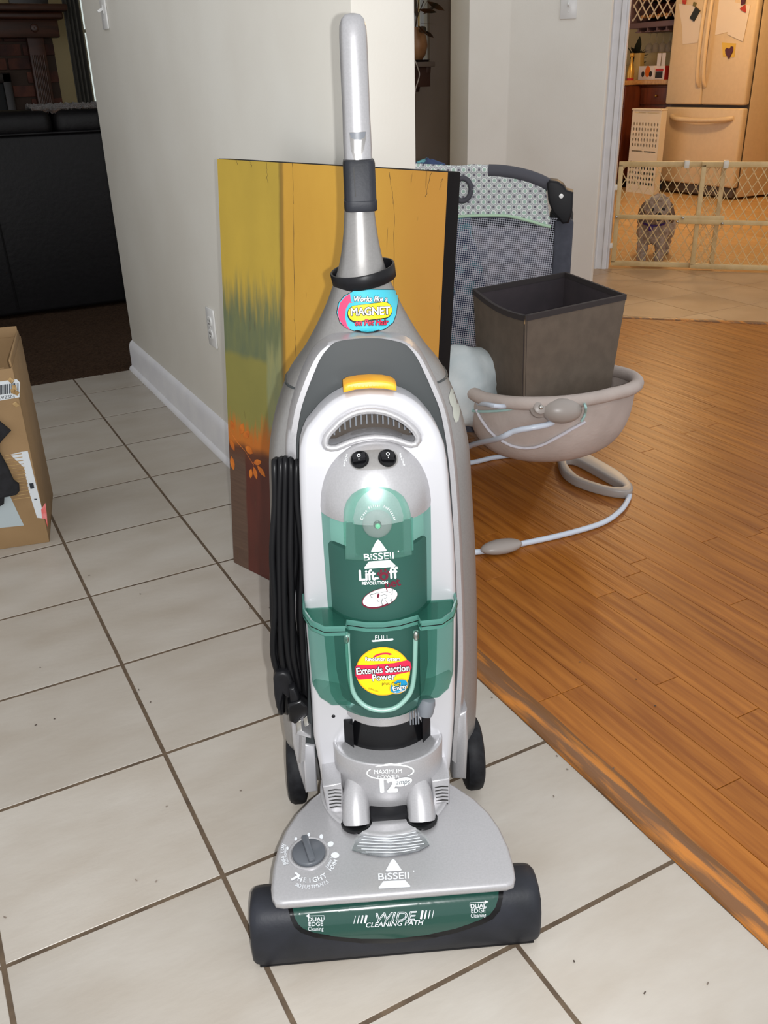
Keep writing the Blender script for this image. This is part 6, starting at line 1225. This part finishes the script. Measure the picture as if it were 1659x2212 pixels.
o, w, hgt, d = standing('gift_bag', 1366,118,1384,165,6.72,'bag_gold','crumpled gold bag behind the golden bottle','bag'); MB().loft([[Vector((x*sc+0.004*math.sin(9*x*100), y*sc, z)) for x, y in ((0,-w),(0.06,-w),(0.06,w),(0,w))] for z, sc in ((0,1),(0.12,1.05),(0.2,0.9),(0.24,1.0))]).build('bag_body', 'bag_gold', o, bevel=0.004)
o, w, hgt, d = standing('dark_plant', 1362,78,1392,160,6.98,'plant_green','dark leafy plant standing at the back of the worktop','plant'); MB().revolve([(0.0,0.0),(0.05,0.0),(0.065,0.10),(0.0,0.095)], seg=18).build('pot', 'frame_dark', o, smooth=40)
random.seed(31)
for k in range(26):
    a = random.uniform(0,2*PI); e_ = random.uniform(-0.1,1.3); Ln = random.uniform(0.10,0.20); pts = [(0,0)] + [(Ln*t, 0.028*math.sin(PI*t)) for t in (0.25,0.5,0.75)] + [(Ln,0)] + [(Ln*t, -0.028*math.sin(PI*t)) for t in (0.75,0.5,0.25)]
    MB().prism(pts, 0, 0.002, Matrix.Translation((0,0,0.11+random.uniform(0,0.12))) @ Matrix.Rotation(a,4,'Z') @ Matrix.Rotation(-e_,4,'Y')).build('leaf', 'plant_green', o)
MB().tube([(0,0,0.08),(0.01,0,0.2),(0,0.01,0.24)], 0.006, 6).build('stem', 'plant_green', o)
# warm ceiling lamp of the kitchen
lampk = empty('ceiling_lamp', (5.3, 2.0, CE)); tag(lampk, 'warm globe ceiling lamp in the kitchen', 'lamp')
MB().revolve([(0.0,0.0),(0.10,0.0),(0.10,-0.03),(0.0,-0.03)], seg=24).build('lamp_base', 'brass', lampk, smooth=40); mk('lamp_globe', (1.0,0.72,0.42,1), 0.4, emit=3.0); MB().sphere((0,0,-0.09), (0.14,0.14,0.075), seg=24, rows=12).build('lamp_globe', 'lamp_globe', lampk, smooth=70)
kl = lamp('kitchen_lamp_light', 'POINT', (5.3,2.0,2.18), 50.0, (1.0,0.66,0.33), 0.12)

# ================================================================== BITS ON THE FLOOR
mk('crumb', rgb(52,42,36), 0.8, c2=rgb(120,110,100), scale=3, per=0.5); random.seed(41); mb = MB()
for (u, v) in ((1240,2077),(1325,1660),(1062,1507),(1203,1633),(1225,1662),(1415,1525),(1252,1430),(325,1517),(87,1442),(303,1283),(193,1243),(78,1566),(118,1553),(1374,1467),(1529,2124),(1393,2144),(10,1981),(360,1742),(294,1901),(338,1903),(520,1708),(1040,1750),(1196,1720),(540,1314),(582,1313),(300,1490)):
    p_ = at_z(u, v, 0.001); a = random.uniform(0,PI); mb.box((-0.0016*random.uniform(0.5,1.8),-0.0008,0),(0.0016,0.0008,0.0010), Matrix.Translation(p_) @ Matrix.Rotation(a,4,'Z'))
db = mb.build('floor_debris', 'crumb'); tag(db, 'scattered tiny dark crumbs on the tile and hardwood floor', 'debris', kind='stuff')
